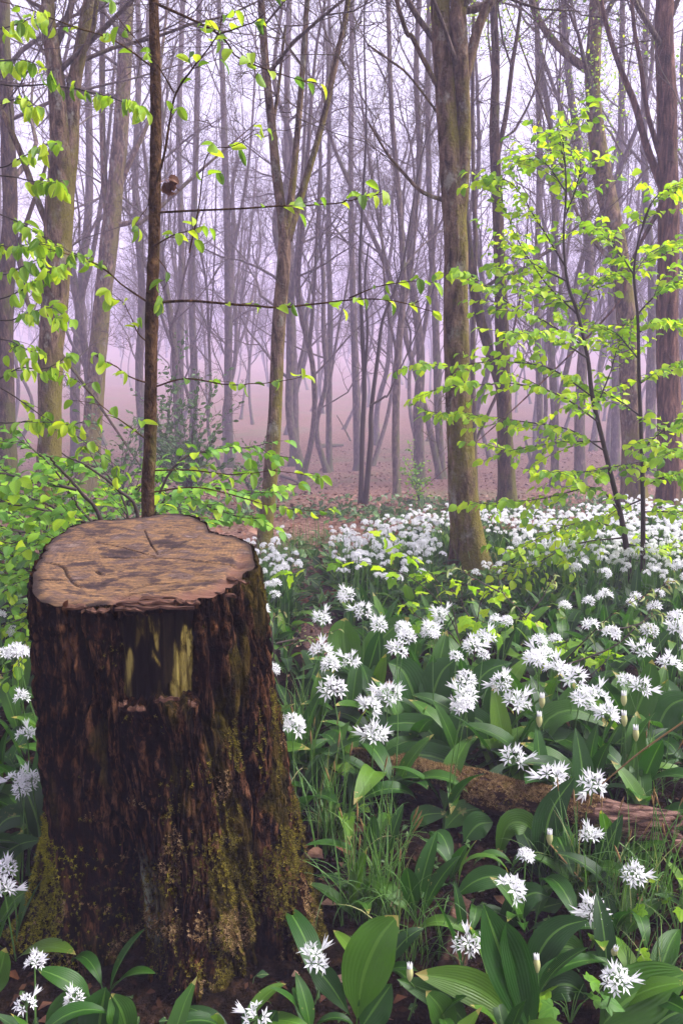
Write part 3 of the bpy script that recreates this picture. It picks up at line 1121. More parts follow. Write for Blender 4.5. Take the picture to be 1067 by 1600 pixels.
def logsurf(a, t):
    i = np.clip(t, 0, 1) * 89
    f = lambda Q: np.stack([np.interp(i, np.arange(90), Q[:, k]) for k in range(3)], -1)
    c, n, b = f(LOGP), f(LOGN), f(LOGB)
    r_ = np.interp(i, np.arange(90), LOGR)
    nz = fbm(np.cos(a) * 1.6, np.sin(a) * 1.6, t * 9, 4)
    gr = perlin(np.cos(a) * 7, np.sin(a) * 7, t * 2.0)
    r_ = r_ * (1 + .13 * nz + .10 * gr * (.4 + .6 * (t > .82)))
    P = c + r_[..., None] * (np.cos(a)[..., None] * n + np.sin(a)[..., None] * b)
    return P, None


log = thing('fallen_log', 'fallen mossy log lying across the garlic leaves, bare pink wood at its end', 'log', LOGO)
for nm, t0, t1, mt in (('bark', 0, .80, 'log_bark'), ('bare_wood', .79, 1, 'log_wood')):
    A, TT = np.meshgrid(np.arange(64) * 2 * math.pi / 64, np.linspace(t0, t1, 200 if nm == 'bark' else 60))
    P, _ = logsurf(A, TT)
    if nm == 'bare_wood':
        P = LOGP[(np.clip(TT, 0, 1) * 89).astype(int)] * .06 + P * .94
        P = P + ((.010 * perlin(np.cos(A) * 9, np.sin(A) * 9, TT * 3) + .004 * perlin(np.cos(A) * 20, np.sin(A) * 20, TT * 8))[..., None]) * (P - LOGP[(np.clip(TT, 0, 1) * 89).astype(int)]) / .07
        jag = .05 * perlin(np.cos(A) * 4, np.sin(A) * 4, 3) * sstep(.90, 1, TT)
        P = P + jag[..., None] * LOGT[-1]
    mb = MB(); mb.add(P, grid_faces(len(TT), 64, True))
    if nm == 'bare_wood':
        rim_ = P[-1]; c = rim_.mean(0) - LOGT[-1] * .02
        mid = c + (rim_ - c) * .55 + LOGT[-1] * (.012 * np.sin(np.arange(64) * 1.3))[:, None]
        V = np.vstack([rim_, mid, c[None]])
        F = [(i, (i + 1) % 64, 64 + (i + 1) % 64, 64 + i) for i in range(64)]
        mb.add(V, np.array(F)); mb.F.append(np.array([(64 + i, 64 + (i + 1) % 64, 128) for i in range(64)], np.int32) + (mb.n - len(V)))
    o = obj(nm, mb.mesh(nm, M[mt], True, LOGO), log)
o['label'] = 'bare pinkish split wood at the broken end'
moss_part(log, LOGO, logsurf, 'moss', M['moss_brown'], 34000, lambda r_, n: r_.random(n) * 6.2832, lambda r_, n: r_.uniform(.03, .93, n),
          lambda P, N, r_: (fb(P, 12, 3) + .9 * N[:, 2] - 1.3 * sstep(.62, .80, P[:, 0] + .12 * perlin(P[:, 2] * 20, P[:, 0] * 9, 3)) > .15 + .35 * r_.random(len(P))), .0068, 7, .6)
moss_part(log, LOGO, logsurf, 'moss', M['moss'], 6000, lambda r_, n: r_.random(n) * 6.2832, lambda r_, n: r_.uniform(.05, .85, n),
          lambda P, N, r_: (fb(P, 9, 13) + .6 * N[:, 2] - 1.3 * sstep(.62, .80, P[:, 0] + .12 * perlin(P[:, 2] * 20, P[:, 0] * 9, 3)) > .55 + .3 * r_.random(len(P))), .0068, 8, .6)

# rotten wood half hidden under the leaves in front
p0, p1 = gp(716, 1412, .02), gp(702, 1520, .02)
pp = catmull(np.array([p0, (p0 + p1) / 2 + [.01, 0, .015], p1 + (p1 - p0) * .2]), 40)
ro = thing('rotten_log', 'short rotten brown log half buried under leaves in the foreground', 'log', pp[20])
mb = MB()
A = np.arange(28) * 2 * math.pi / 28
d_ = .22 * fbm(np.cos(A)[None] * 2, np.sin(A)[None] * 2, np.arange(40)[:, None] * .15, 4) + .12 * perlin(np.cos(A)[None] * 7, np.sin(A)[None] * 7, np.arange(40)[:, None] * .05)
tube(mb, pp, np.full(40, .027), 28, d_ * 1.8)
obj('bark', mb.mesh('rotten_bark', M['log_bark'], True, pp[20]), ro)
mb = MB()
c = pp[0]; ring = mb
T_, N_, B_ = frames(pp)
rg = c + .022 * (np.cos(A)[:, None] * N_[0] + np.sin(A)[:, None] * B_[0])
mb.add(np.vstack([rg, c[None] + T_[0] * .01]), np.array([(i, (i + 1) % 28, 28) for i in range(28)]))
obj('broken_end', mb.mesh('broken_end', M['splinter'], False, pp[20]), ro)

# ------------------------------------------------------------------ trees
def batch_tubes(mb, paths, rads, sides):
    """many thin twigs of one point count at once: paths (N,n,3), rads (N,n)"""
    P = np.asarray(paths); r_ = np.asarray(rads)
    N_, n = r_.shape
    T_ = P[:, -1] - P[:, 0]
    T_ /= np.linalg.norm(T_, axis=1)[:, None] + 1e-9
    ref = np.where(np.abs(T_[:, :1]) < .8, np.array([[1.0, 0, 0]]), np.array([[0, 1.0, 0]]))
    n1 = ref - T_ * (ref * T_).sum(1)[:, None]
    n1 /= np.linalg.norm(n1, axis=1)[:, None] + 1e-9
    n2 = np.cross(T_, n1)
    a_ = np.arange(sides) * 2 * math.pi / sides
    ring = np.cos(a_)[None, :, None] * n1[:, None] + np.sin(a_)[None, :, None] * n2[:, None]
    V = P[:, :, None] + r_[:, :, None, None] * ring[:, None]
    F = grid_faces(n, sides, True)
    off = (np.arange(N_) * n * sides)[:, None, None]
    mb.add(V.reshape(-1, 3), (F[None] + off).reshape(-1, 4))


def _unit(x, y, z):
    l = math.sqrt(x * x + y * y + z * z) + 1e-9
    return x / l, y / l, z / l


def grow(mb, p, d, L, r0, lvl, rg, maxl, kids, trop=.10, wob=.16, tips=None):
    """branch with side twigs down to level maxl, queued and built together"""
    Q = {}
    _grow(Q, tuple(float(c) for c in p), tuple(float(c) for c in d), L, r0, lvl, random.Random(int(rg.integers(1 << 30))), maxl, kids, trop, wob, tips)
    for (n, sides), (ps, rs) in Q.items():
        batch_tubes(mb, ps, rs, sides)


def _grow(Q, p, d, L, r0, lvl, rn, maxl, kids, trop, wob, tips):
    n = 6 if lvl == 0 else (4 if lvl < maxl else 2)
    g = rn.gauss
    P = [p]
    for i in range(n):
        d = _unit(d[0] + g(0, wob), d[1] + g(0, wob), d[2] + g(0, wob) + trop)
        q = P[-1]
        P.append((q[0] + d[0] * L / n, q[1] + d[1] * L / n, q[2] + d[2] * L / n))
    rad = [r0 * (1 - .72 * i / n) for i in range(n + 1)]
    key = (n + 1, 6 if r0 > .04 else (4 if r0 > .012 else 3))
    e = Q.setdefault(key, ([], []))
    e[0].append(P); e[1].append(rad)
    if tips is not None and lvl >= maxl - 1:
        tips.append((np.array(P[-1]), d)); tips.append((np.array(P[-2]), d))
    if lvl >= maxl:
        return
    nk = kids[lvl]
    for j in range(nk):
        f = .22 + .78 * (j + rn.random()) / nk
        k = min(int(f * n), n - 1)
        h = f * n - k
        a, b = P[k], P[k + 1]
        q = tuple(a[c] + (b[c] - a[c]) * h for c in range(3))
        ax = _unit(b[0] - a[0], b[1] - a[1], b[2] - a[2])
        v = (g(0, 1), g(0, 1), g(0, 1))
        s_ = _unit(ax[1] * v[2] - ax[2] * v[1], ax[2] * v[0] - ax[0] * v[2], ax[0] * v[1] - ax[1] * v[0])
        an = rn.uniform(.45, .95)
        ca, sa = math.cos(an), math.sin(an)
        dd = tuple(ax[c] * ca + s_[c] * sa for c in range(3))
        _grow(Q, q, dd, L * rn.uniform(.42, .68) * (1.05 - .45 * f), max(rad[k] * rn.uniform(.40, .62), .0040), lvl + 1, rn, maxl, kids, trop, wob, tips)


def trunk_tube(mb, P, r, sides, seed, flare=.5, lump=.10, rings=None):
    n = rings or max(24, int(len(P) * 12))
    C = catmull(P, n)
    rr_ = catmull(np.c_[np.asarray(r), np.zeros((len(r), 2))], n)[:, 0]
    L = np.concatenate([[0], np.cumsum(np.linalg.norm(np.diff(C, axis=0), axis=1))])
    A_ = np.arange(sides) * 2 * math.pi / sides
    fl = flare * np.exp(-L / (rr_[0] * 2.2))[:, None] * (1 + .45 * np.sin(A_ * 5 + seed)[None] + .25 * np.sin(A_ * 3 + 2 * seed)[None])
    d = fl + lump * fbm(np.cos(A_)[None] * 1.1 + seed, np.sin(A_)[None] * 1.1, L[:, None] * 1.6, 4) + .05 * perlin(np.cos(A_)[None] * 4 + seed, np.sin(A_)[None] * 4, L[:, None] * 9)
    tube(mb, C, rr_, sides, d)
    return C, rr_, L


def px_tree(name, label, mat, pts, limbs=(), base_y=None, seed=1, crown=(8, 5, 4, 3), top=15.0, first=.35, sides=18, group=None, twig=1.0, lean=.0, leaves=None, cat='tree', crownL=3.2):
    rg = np.random.default_rng(seed)
    b = gp(pts[0][0], pts[0][1]) if base_y is None else at(pts[0][0], pts[0][1], base_y)
    b = np.array([b[0], b[1], gz(b[0], b[1]) - .05])
    Yb = b[1]
    def conv(lst, dy=0.0, fs=True):
        P, r_ = [], []
        for i, (px, py, w_) in enumerate(lst):
            q = at(px, py, Yb + dy * i)
            if i == 0 and fs:
                q = b
            P.append(q); r_.append(w_ * .43 * depth(q) / FPX)
        return np.array(P), np.array(r_)
    P, r_ = conv(pts)
    d = P[-1] - P[-2]; d /= np.linalg.norm(d)
    d = d * .6 + np.array([0, 0, .6]); d /= np.linalg.norm(d)
    H = b[2] + top
    k = max((H - P[-1][2]) / d[2], .5)
    ext = [P[-1] + d * k * f + rg.normal(size=3) * [.12, .12, 0] * k * f * .35 for f in (.33, .66, 1.0)]
    P = np.vstack([P, ext]); r_ = np.concatenate([r_, r_[-1] * np.array([.75, .48, .12])])
    o = thing(name, label, cat, b, group)
    mb = MB()
    C, rr_, L = trunk_tube(mb, P, r_, sides, seed)
    obj('trunk', mb.mesh('trunk', M[mat], True, b), o)
    cm = MB(); tips = [] if leaves else None
    heads = []
    for lb in limbs:
        Q, q_ = conv(lb, rg.uniform(-.04, .06), False)
        d2 = Q[-1] - Q[-2]; d2 /= np.linalg.norm(d2)
        if q_[-1] > .012:
            d2 = d2 * .7 + np.array([0, 0, .45]); d2 /= np.linalg.norm(d2)
            Q = np.vstack([Q, Q[-1] + d2 * 1.4, Q[-1] + d2 * 2.8 + rg.normal(size=3) * .2]); q_ = np.concatenate([q_, [q_[-1] * .7, q_[-1] * .25]])
        lm = MB()
        # start inside the trunk
        c0 = C[np.argmin(np.linalg.norm(C - Q[0], axis=1))]
        Q[0] = Q[0] * .6 + c0 * .4
        cc, cr, _ = trunk_tube(lm, Q, q_, 10, seed + 3, 0.15, .12, 40)
        obj('limb', lm.mesh('limb', M[mat], True, b), o)
        heads.append((cc, cr))
    heads.append((C, rr_))
    for hi, (cc, cr) in enumerate(heads):
        main = hi == len(heads) - 1
        nb = crown[0] if main else max(2, crown[0] // 2)
        for j in range(nb):
            f = (first if main else .35) + (1 - (first if main else .35)) * (j + rg.random()) / nb
            k = min(int(f * len(cc)), len(cc) - 2)
            az = rg.uniform(0, 6.283)
            el = rg.uniform(.35, 1.15)
            dd = np.array([math.cos(az) * math.cos(el), math.sin(az) * math.cos(el), math.sin(el)])
            grow(cm, cc[k], dd, crownL * rg.uniform(.6, 1.15) * (1.1 - .5 * f) * (1 if main else .75), min(cr[k] * .5, .05) * rg.uniform(.5, 1) * twig, 0, rg, len(crown) - 1, crown[1:], .07, .17, tips)
    if cm.n:
        obj('crown', cm.mesh('crown', M['bark_far'] if mat != 'bark_twig' else M[mat], True, b), o)
    if leaves:
        mats_ = []
        for q, d3 in tips:
            for _ in range(leaves[0]):
                mats_.append(leafmat(q + rg.normal(size=3) * .12, rg.normal(size=3), rg.normal(size=3) + [0, 0, 1], leaves[1] * rg.uniform(.6, 1.2)))
        me, V, F, T = LIME[0] if leaves[2] == 'lime' else BEECH[0]
        mb = MB(); V2, F2, T2 = blade_grid(4, 3, ovate(.6), arc(0, -30), .2)
        merge(mb, V2, [F2], np.array(mats_), rg.random(len(mats_)), T2)
        tag(obj('foliage', mb.mesh('foliage', M[leaves[2]], True, b), o), None, None, None, 'stuff')
    return o


NEAR = (11, 6, 5, 4)
px_tree('tree', 'slim brown tree cut off by the left edge of the picture', 'bark_brown',
        [(14, 790, 36), (10, 650, 32), (8, 500, 30), (16, 330, 26), (12, 200, 24), (8, 80, 22), (6, -60, 20)],
        [[(18, 330, 12), (36, 430, 11), (55, 495, 8)], [(22, 420, 9), (48, 330, 8), (72, 260, 6), (85, 190, 4)]], None, 21, NEAR)
px_tree('tree', 'stout mossy double-stemmed tree at left, behind the thin sapling', 'bark_moss',
        [(72, 832, 46), (78, 700, 42), (80, 560, 42), (90, 400, 50), (96, 270, 46), (94, 180, 36), (84, 90, 28), (74, 20, 25), (68, -60, 23)],
        [[(104, 360, 28), (110, 240, 28), (116, 140, 25), (130, 60, 24), (142, -10, 22), (150, -70, 18)], [(80, 372, 14), (58, 310, 12), (35, 245, 11), (12, 190, 10), (-12, 130, 9)],
         [(120, 130, 12), (140, 60, 10), (152, 0, 8)]], None, 22, NEAR, 14, .5, 24)
px_tree('tree', 'brown leaning trunk just left of the thin sapling, with a broken stub', 'bark_moss',
        [(136, 770, 38), (147, 640, 33), (158, 500, 31), (172, 370, 32), (186, 240, 28), (193, 140, 26), (198, 20, 25), (202, -60, 22)],
        [[(172, 370, 14), (163, 270, 12), (160, 150, 11), (161, 20, 10)], [(186, 352, 9), (206, 347, 8), (228, 343, 7)], [(190, 290, 10), (210, 240, 8), (232, 190, 7), (248, 120, 6)]], None, 23, NEAR, 15, .45, 22)
px_tree('tree', 'straight slim grey trunk between the thin sapling and the forked tree', 'bark_far',
        [(359, 730, 16), (357, 620, 15), (357, 500, 14), (356, 380, 13), (352, 250, 12), (348, 120, 10), (342, 0, 9)],
        [[(357, 430, 7), (375, 340, 6), (388, 260, 5), (395, 180, 4)]], None, 24, NEAR, 15, .35, 14)
px_tree('tree', 'mossy tree dividing into three slender stems left of centre', 'bark_moss',
        [(410, 862, 25), (424, 730, 27), (430, 640, 24), (437, 490, 25), (444, 400, 24), (443, 350, 20), (432, 270, 17), (424, 190, 16), (415, 100, 14), (408, 0, 13), (404, -70, 12)],
        [[(448, 372, 15), (457, 290, 13), (468, 170, 11), (478, 30, 10), (483, -60, 9)], [(452, 375, 16), (475, 290, 13), (503, 195, 11), (528, 80, 10), (545, -10, 9)],
         [(425, 210, 6), (436, 130, 6), (446, 40, 5)]], None, 25, (7, 5, 4, 3), 12, .55, 20)
px_tree('tree', 'thin hazy pole of a tree standing alone on pink litter at centre', 'bark_far',
        [(514, 737, 11), (514, 620, 11), (516, 500, 10), (513, 350, 8), (515, 150, 7), (514, 0, 6)], [[(515, 600, 6), (528, 520, 5), (545, 430, 4)]], None, 26, NEAR, 16, .35, 10)
px_tree('tree', 'hazy pale trunk just right of the forked mossy tree', 'bark_far',
        [(460, 728, 17), (460, 620, 15), (456, 500, 14), (452, 360, 12), (448, 200, 11), (452, 0, 10)], [[(460, 600, 8), (475, 540, 7), (482, 470, 6), (500, 380, 4)]], None, 27, NEAR, 16, .35, 12)
px_tree('tree', 'very dark thin twin-stemmed young tree near the centre', 'bark_twig',
        [(563, 788, 9), (566, 680, 9), (569, 600, 9), (565, 500, 7), (562, 420, 6), (566, 320, 5), (572, 200, 4)],
        [[(575, 790, 10), (579, 690, 10), (580, 640, 8), (590, 560, 7), (598, 500, 6), (618, 450, 5), (632, 400, 4)], [(568, 610, 5), (574, 520, 5), (570, 440, 4), (576, 380, 3)],
         [(584, 635, 4), (600, 620, 4), (612, 605, 3)]], None, 28, (7, 4, 3), 9, .4, 9, None, 1, 0, None, 'tree', 1.6)
px_tree('tree', 'grey-brown slender trunk left of the pair beside the big mossy trunk', 'bark_far',
        [(620, 775, 14), (618, 660, 14), (622, 550, 13), (630, 450, 11), (624, 320, 10), (612, 180, 9), (606, 0, 8)], [[(622, 560, 6), (605, 480, 5), (598, 400, 4)], [(626, 500, 6), (642, 430, 5), (650, 350, 4)]], None, 29, NEAR, 15, .35, 12)
px_tree('tree', 'hazy crooked trunk close to the left of the big mossy trunk', 'bark_far',
        [(656, 757, 19), (653, 650, 18), (657, 560, 16), (648, 470, 14), (640, 400, 12), (655, 260, 11), (650, 120, 10), (655, 0, 9)], [[(656, 550, 9), (668, 480, 8), (676, 400, 7), (685, 300, 5)]], None, 30, NEAR, 15, .35, 14)
K_TREE = px_tree('tree', 'big mossy forked trunk rising from the white flowers right of centre', 'bark_moss',
        [(738, 893, 58), (730, 830, 52), (722, 760, 50), (716, 640, 46), (712, 520, 45), (712, 400, 43), (707, 300, 42), (701, 200, 42), (695, 110, 40), (689, 30, 36), (685, -60, 34)],
        [[(720, 400, 14), (721, 310, 24), (723, 230, 28), (721, 150, 28), (719, 90, 30), (716, 30, 30), (720, -60, 26)], [(724, 165, 18), (732, 100, 19), (745, 50, 18), (760, 10, 16), (775, -40, 15)],
         [(694, 314, 9), (660, 300, 7), (630, 270, 6), (605, 240, 5), (575, 190, 3)], [(694, 160, 10), (670, 110, 9), (645, 60, 9), (622, 10, 8)], [(690, 190, 5), (640, 120, 4), (610, 95, 4), (575, 70, 3)]], None, 31, (8, 5, 4, 3), 13, .6, 34, None, 1.0)
px_tree('tree', 'tall slim trunk just right of the big mossy trunk, with a leaning limb', 'bark_brown',
        [(793, 797, 31), (789, 690, 28), (785, 560, 26), (781, 430, 22), (777, 320, 20), (772, 210, 18), (774, 100, 14), (770, 0, 13), (768, -60, 12)],
        [[(784, 625, 14), (764, 550, 17), (748, 490, 18), (737, 430, 16), (730, 360, 10), (722, 280, 7)], [(776, 250, 10), (790, 180, 9), (800, 100, 8), (812, 20, 6)]], None, 32, NEAR, 15, .4, 18)
px_tree('tree', 'thin dark stem standing close behind the big mossy trunk', 'bark_brown',
        [(743, 784, 10), (741, 690, 9), (738, 560, 9), (742, 400, 8), (738, 200, 7), (740, 0, 6)], [[(742, 690, 5), (765, 640, 6), (780, 600, 5)]], None, 33, (6, 4, 3), 12, .45, 9)
px_tree('tree', 'curving mossy trunk behind the lime-leaved sapling, with a crooked limb', 'bark_moss',
        [(990, 788, 38), (985, 640, 36), (978, 500, 34), (964, 390, 34), (946, 300, 33), (931, 210, 29), (925, 120, 27), (929, 40, 25), (934, -60, 22)],
        [[(922, 112, 14), (893, 92, 14), (864, 64, 13), (840, 28, 12), (826, -20, 11)], [(970, 420, 10), (930, 380, 8), (900, 330, 6)]], None, 34, NEAR, 14, .5, 22, None, 1.0, 0, (1, .045, 'lime'))
px_tree('tree', 'reddish flaking trunk at the right edge of the picture', 'bark_red',
        [(1046, 806, 42), (1044, 650, 40), (1042, 500, 38), (1044, 350, 36), (1042, 200, 34), (1038, 60, 32), (1037, -70, 30)],
        [[(1034, 300, 15), (1012, 235, 13), (990, 160, 11), (968, 105, 10), (946, 35, 8), (936, -30, 7)], [(1030, 260, 10), (1012, 180, 9), (1000, 100, 8), (988, 20, 7)], [(1030, 330, 16), (1060, 300, 14), (1090, 260, 11)],
         [(1020, 330, 8), (1000, 380, 7), (978, 430, 6), (960, 480, 4)]], None, 35, NEAR, 14, .5, 22)
px_tree('tree', 'slim hazy trunk between the tall slim trunk and the leafy sapling', 'bark_far',
        [(866, 760, 15), (866, 650, 14), (860, 520, 13), (866, 380, 12), (862, 220, 10), (846, 110, 9), (835, 0, 8)], [[(863, 500, 7), (880, 430, 6), (892, 340, 5)]], None, 36, NEAR, 16, .35, 12)
px_tree('tree', 'upright grey trunk seen through the lime leaves at right', 'bark_far',
        [(906, 760, 20), (905, 650, 19), (912, 530, 18), (920, 400, 16), (906, 250, 14), (888, 120, 12), (880, 0, 11)], [[(912, 520, 9), (888, 450, 8), (870, 380, 6)], [(910, 300, 8), (895, 220, 8), (862, 130, 7), (840, 60, 5)]], None, 37, NEAR, 16, .35, 14)
for i, (pts, lb) in enumerate([
        ([(560, 735, 16), (556, 600, 14), (552, 480, 12), (548, 300, 10), (550, 0, 9)], 'hazy trunk standing behind the dark twin-stemmed young tree'),
        ([(283, 722, 14), (282, 560, 13), (284, 400, 11), (280, 200, 10), (286, 0, 9)], 'hazy grey trunk just right of the thin sapling'),
        ([(228, 735, 16), (218, 600, 15), (222, 450, 13), (212, 300, 12), (218, 100, 10), (215, 0, 9)], 'hazy trunk partly hidden behind the thin sapling'),
        ([(300, 728, 15), (304, 600, 14), (300, 450, 12), (306, 250, 11), (312, 0, 9)], 'second hazy grey trunk to the right of the thin sapling'),
        ([(120, 742, 20), (118, 600, 18), (128, 450, 16), (140, 300, 14), (138, 100, 12), (140, 0, 11)], 'hazy trunk right behind the stout double-stemmed tree'),
        ([(690, 748, 15), (684, 640, 14), (680, 500, 13), (672, 350, 11), (668, 150, 10), (670, 0, 9)], 'pale trunk half hidden by the big mossy trunk'),
        ([(845, 742, 13), (842, 600, 12), (838, 450, 11), (842, 250, 10), (838, 0, 9)], 'faint thin trunk left of the slim hazy trunk at right'),
        ([(960, 735, 17), (962, 600, 16), (955, 450, 14), (968, 250, 12), (972, 0, 10)], 'faint trunk just left of the curving mossy trunk'),
        ([(1015, 742, 18), (1016, 600, 17), (1018, 450, 15), (1006, 250, 13), (1010, 0, 11)], 'dull trunk between the curving trunk and the right edge')]):
    px_tree('tree', lb, 'bark_far', pts, [], None, 60 + i, (9, 5, 4, 3), 16, .35, 10)

# ------------------------------------------------------------------ far trees: a few shapes, many places
SHAPES = []
for v in range(8):
    rg = np.random.default_rng(400 + v)
    H = rg.uniform(12.5, 16.5)
    n = 9
    zz = np.linspace(0, 1, n)
    lean_ = rg.normal(size=2) * .9
    P = np.c_[np.cumsum(rg.normal(size=n) * .26) * (zz > .1) + zz * lean_[0], np.cumsum(rg.normal(size=n) * .26) * (zz > .1) + zz * lean_[1], zz * H]
    r_ = np.interp(zz, [0, .1, .5, .8, 1], [.125, .10, .075, .04, .012]) * rg.uniform(.6, 1.15)
    tm, cm = MB(), MB()
    C, rr_, L = trunk_tube(tm, P, r_, 9, v, .5, .1, 40)
    if v % 3 != 2:                                     # a second leader
        f = rg.uniform(.25, .45)
        k = int(f * 40); az = rg.uniform(0, 6.28)
        Q = np.array([C[k], C[k] + [math.cos(az) * .45, math.sin(az) * .45, 1.6], C[k] + [math.cos(az) * .9, math.sin(az) * .9, 4.2], C[k] + [math.cos(az) * 1.3, math.sin(az) * 1.3, 7.5]])
        c2, r2, _ = trunk_tube(tm, Q, np.array([.75, .65, .45, .1]) * rr_[k], 7, v, 0, .1, 24)
        srcs = [(C, rr_, 9), (c2, r2, 5)]
    else:
        srcs = [(C, rr_, 12)]
    for cc, cr, nb in srcs:
        nb = int(nb * 1.3)
        for j in range(nb):
            f = .18 + .82 * (j + rg.random()) / nb
            k = min(int(f * len(cc)), len(cc) - 2)
            az, el = rg.uniform(0, 6.283), rg.uniform(.45, 1.2)
            dd = np.array([math.cos(az) * math.cos(el), math.sin(az) * math.cos(el), math.sin(el)])
            grow(cm, cc[k], dd, 4.2 * rg.uniform(.6, 1.1) * (1.1 - .5 * f), min(cr[k] * .5, .045), 0, rg, 3, (6, 5, 5), .07, .18)
    SHAPES.append((tm.mesh('far_trunk', M['bark_far']), cm.mesh('far_crown', M['bark_far'])))
rg = np.random.default_rng(77)
spots = []
tries = 0
while len(spots) < 222 and tries < 20000:
    tries += 1
    yy = 19 + 165 * rg.random() ** 1.7
    half = yy * .50 + 4
    xx = rg.uniform(-half, half)
    if all((xx - a_) ** 2 + (yy - b_) ** 2 > (1.3 + yy * .022) ** 2 for a_, b_ in spots):
        spots.append((xx, yy))
spots.sort(key=lambda s_: s_[1])
for i, (xx, yy) in enumerate(spots):
    tm, cm = SHAPES[int(rg.integers(len(SHAPES)))]
    z = float(gz(xx, yy)) - .1
    tpx = proj(np.array([[xx, yy, z + 1.0]]))[0, 0]
    side = 0 if tpx < 232 else 1 if tpx < 425 else 2 if tpx < 710 else 3 if tpx < 930 else 4
    where = ['left of the thin sapling', 'between the thin sapling and the forked mossy tree', 'between the forked tree and the big mossy trunk', 'between the big mossy trunk and the leafy sapling', 'behind the right-hand leafy sapling'][side]
    if yy < 42:
        lb, gr = 'bare slender tree in the hollow, ' + where, 'misty trees in the hollow, ' + where
    elif yy < 95:
        lb, gr = 'pale bare tree at the slope foot, ' + where, 'misty trees at the slope foot, ' + where
    else:
        lb, gr = 'faint bare tree high on the slope, ' + where, 'faint trees on the slope, ' + where
    o = thing('hazy_tree', lb, 'tree', (xx, yy, z), gr)
    s_ = rg.uniform(.8, 1.08)
    if yy > 140: s_ *= .75
    rot = rg.uniform(0, 6.283)
    for nm, me in (('trunk', tm), ('crown', cm)):
        c = bpy.data.objects.new(nm, me); SC.collection.objects.link(c)
        c.parent = o; c.rotation_euler = (rg.normal() * .02, rg.normal() * .02, rot); c.scale = (s_ * rg.uniform(.8, 1.2),) * 2 + (s_,)
        if nm == 'trunk': keep_ = (c.rotation_euler.copy(), c.scale.copy())
        else: c.rotation_euler, c.scale = keep_

# the wood beyond, too faint to tell tree from tree
rg = np.random.default_rng(91)
fw = MB()
nw = 800
yw = rg.uniform(105, 232, nw); xw = rg.uniform(-1, 1, nw) * (yw * .58 + 6)
Pw = np.stack([xw, yw, gz(xw, yw) - .1], 1)
Hw = rg.uniform(7.5, 10.5, nw)
seg = np.linspace(0, 1, 5)
sway = np.cumsum(rg.normal(size=(nw, 5, 2)) * .14, 1); sway[:, 0] = 0
path_ = np.concatenate([Pw[:, None, :2] + sway, (Pw[:, None, 2] + seg[None] * Hw[:, None])[..., None]], -1)
batch_tubes(fw, path_, np.linspace(.17, .03, 5)[None] * rg.uniform(.6, 1.3, (nw, 1)), 4)
nb = 12
for j in range(nb):
    f = .25 + .72 * rg.random(nw)
    i0 = np.minimum((f * 4).astype(int), 3); fr = (f * 4 - i0)[:, None]
    q0 = path_[np.arange(nw), i0] * (1 - fr) + path_[np.arange(nw), i0 + 1] * fr
    az = rg.uniform(0, 6.283, nw); el = rg.uniform(.5, 1.2, nw); L = rg.uniform(1.2, 3.0, nw) * (1.15 - .6 * f)
    d = np.stack([np.cos(az) * np.cos(el), np.sin(az) * np.cos(el), np.sin(el)], 1)
    q1 = q0 + d * L[:, None] * .5
    q2 = q1 + (d + rg.normal(size=(nw, 3)) * .25 + [0, 0, .15]) * L[:, None] * .5
    batch_tubes(fw, np.stack([q0, q1, q2], 1), np.array([[.045, .03, .01]]) * np.ones((nw, 1)), 3)
tag(obj('distant_wood', fw.mesh('distant_wood', M['bark_far'])), 'distant bare wood fading out high on the misty slope', None, None, 'stuff')

# fallen wood on the far litter
for i, (px, py, px2, py2, r0, lb) in enumerate([(494, 700, 548, 698, .10, 'dark fallen branch lying on the far pink litter'), (440, 745, 500, 778, .05, 'pale fallen branch on the litter right of the forked tree'),
                                              (548, 690, 520, 640, .045, 'thin dead stick leaning in the haze near the centre'), (830, 728, 815, 672, .07, 'dead pole leaning among the hazy trunks at right')]):
    a_ = gp(px, py); b_ = at(px2, py2, a_[1] + .2)
    if i in (0, 1): b_ = gp(px2, py2)
    Pq = catmull(np.array([a_ + [0, 0, r0 * .6], (a_ + b_) / 2 + [0, 0, .08], b_ + [0, 0, r0 * .6]]), 24)
    mb = MB(); trunk_tube(mb, Pq[::6], np.linspace(r0, r0 * .4, len(Pq[::6])), 8, i, 0, .15, 24)
    o = obj('dead_branch', mb.mesh('dead_branch', M['bark_far'], True, a_), None, a_)
    tag(o, lb, 'branch')


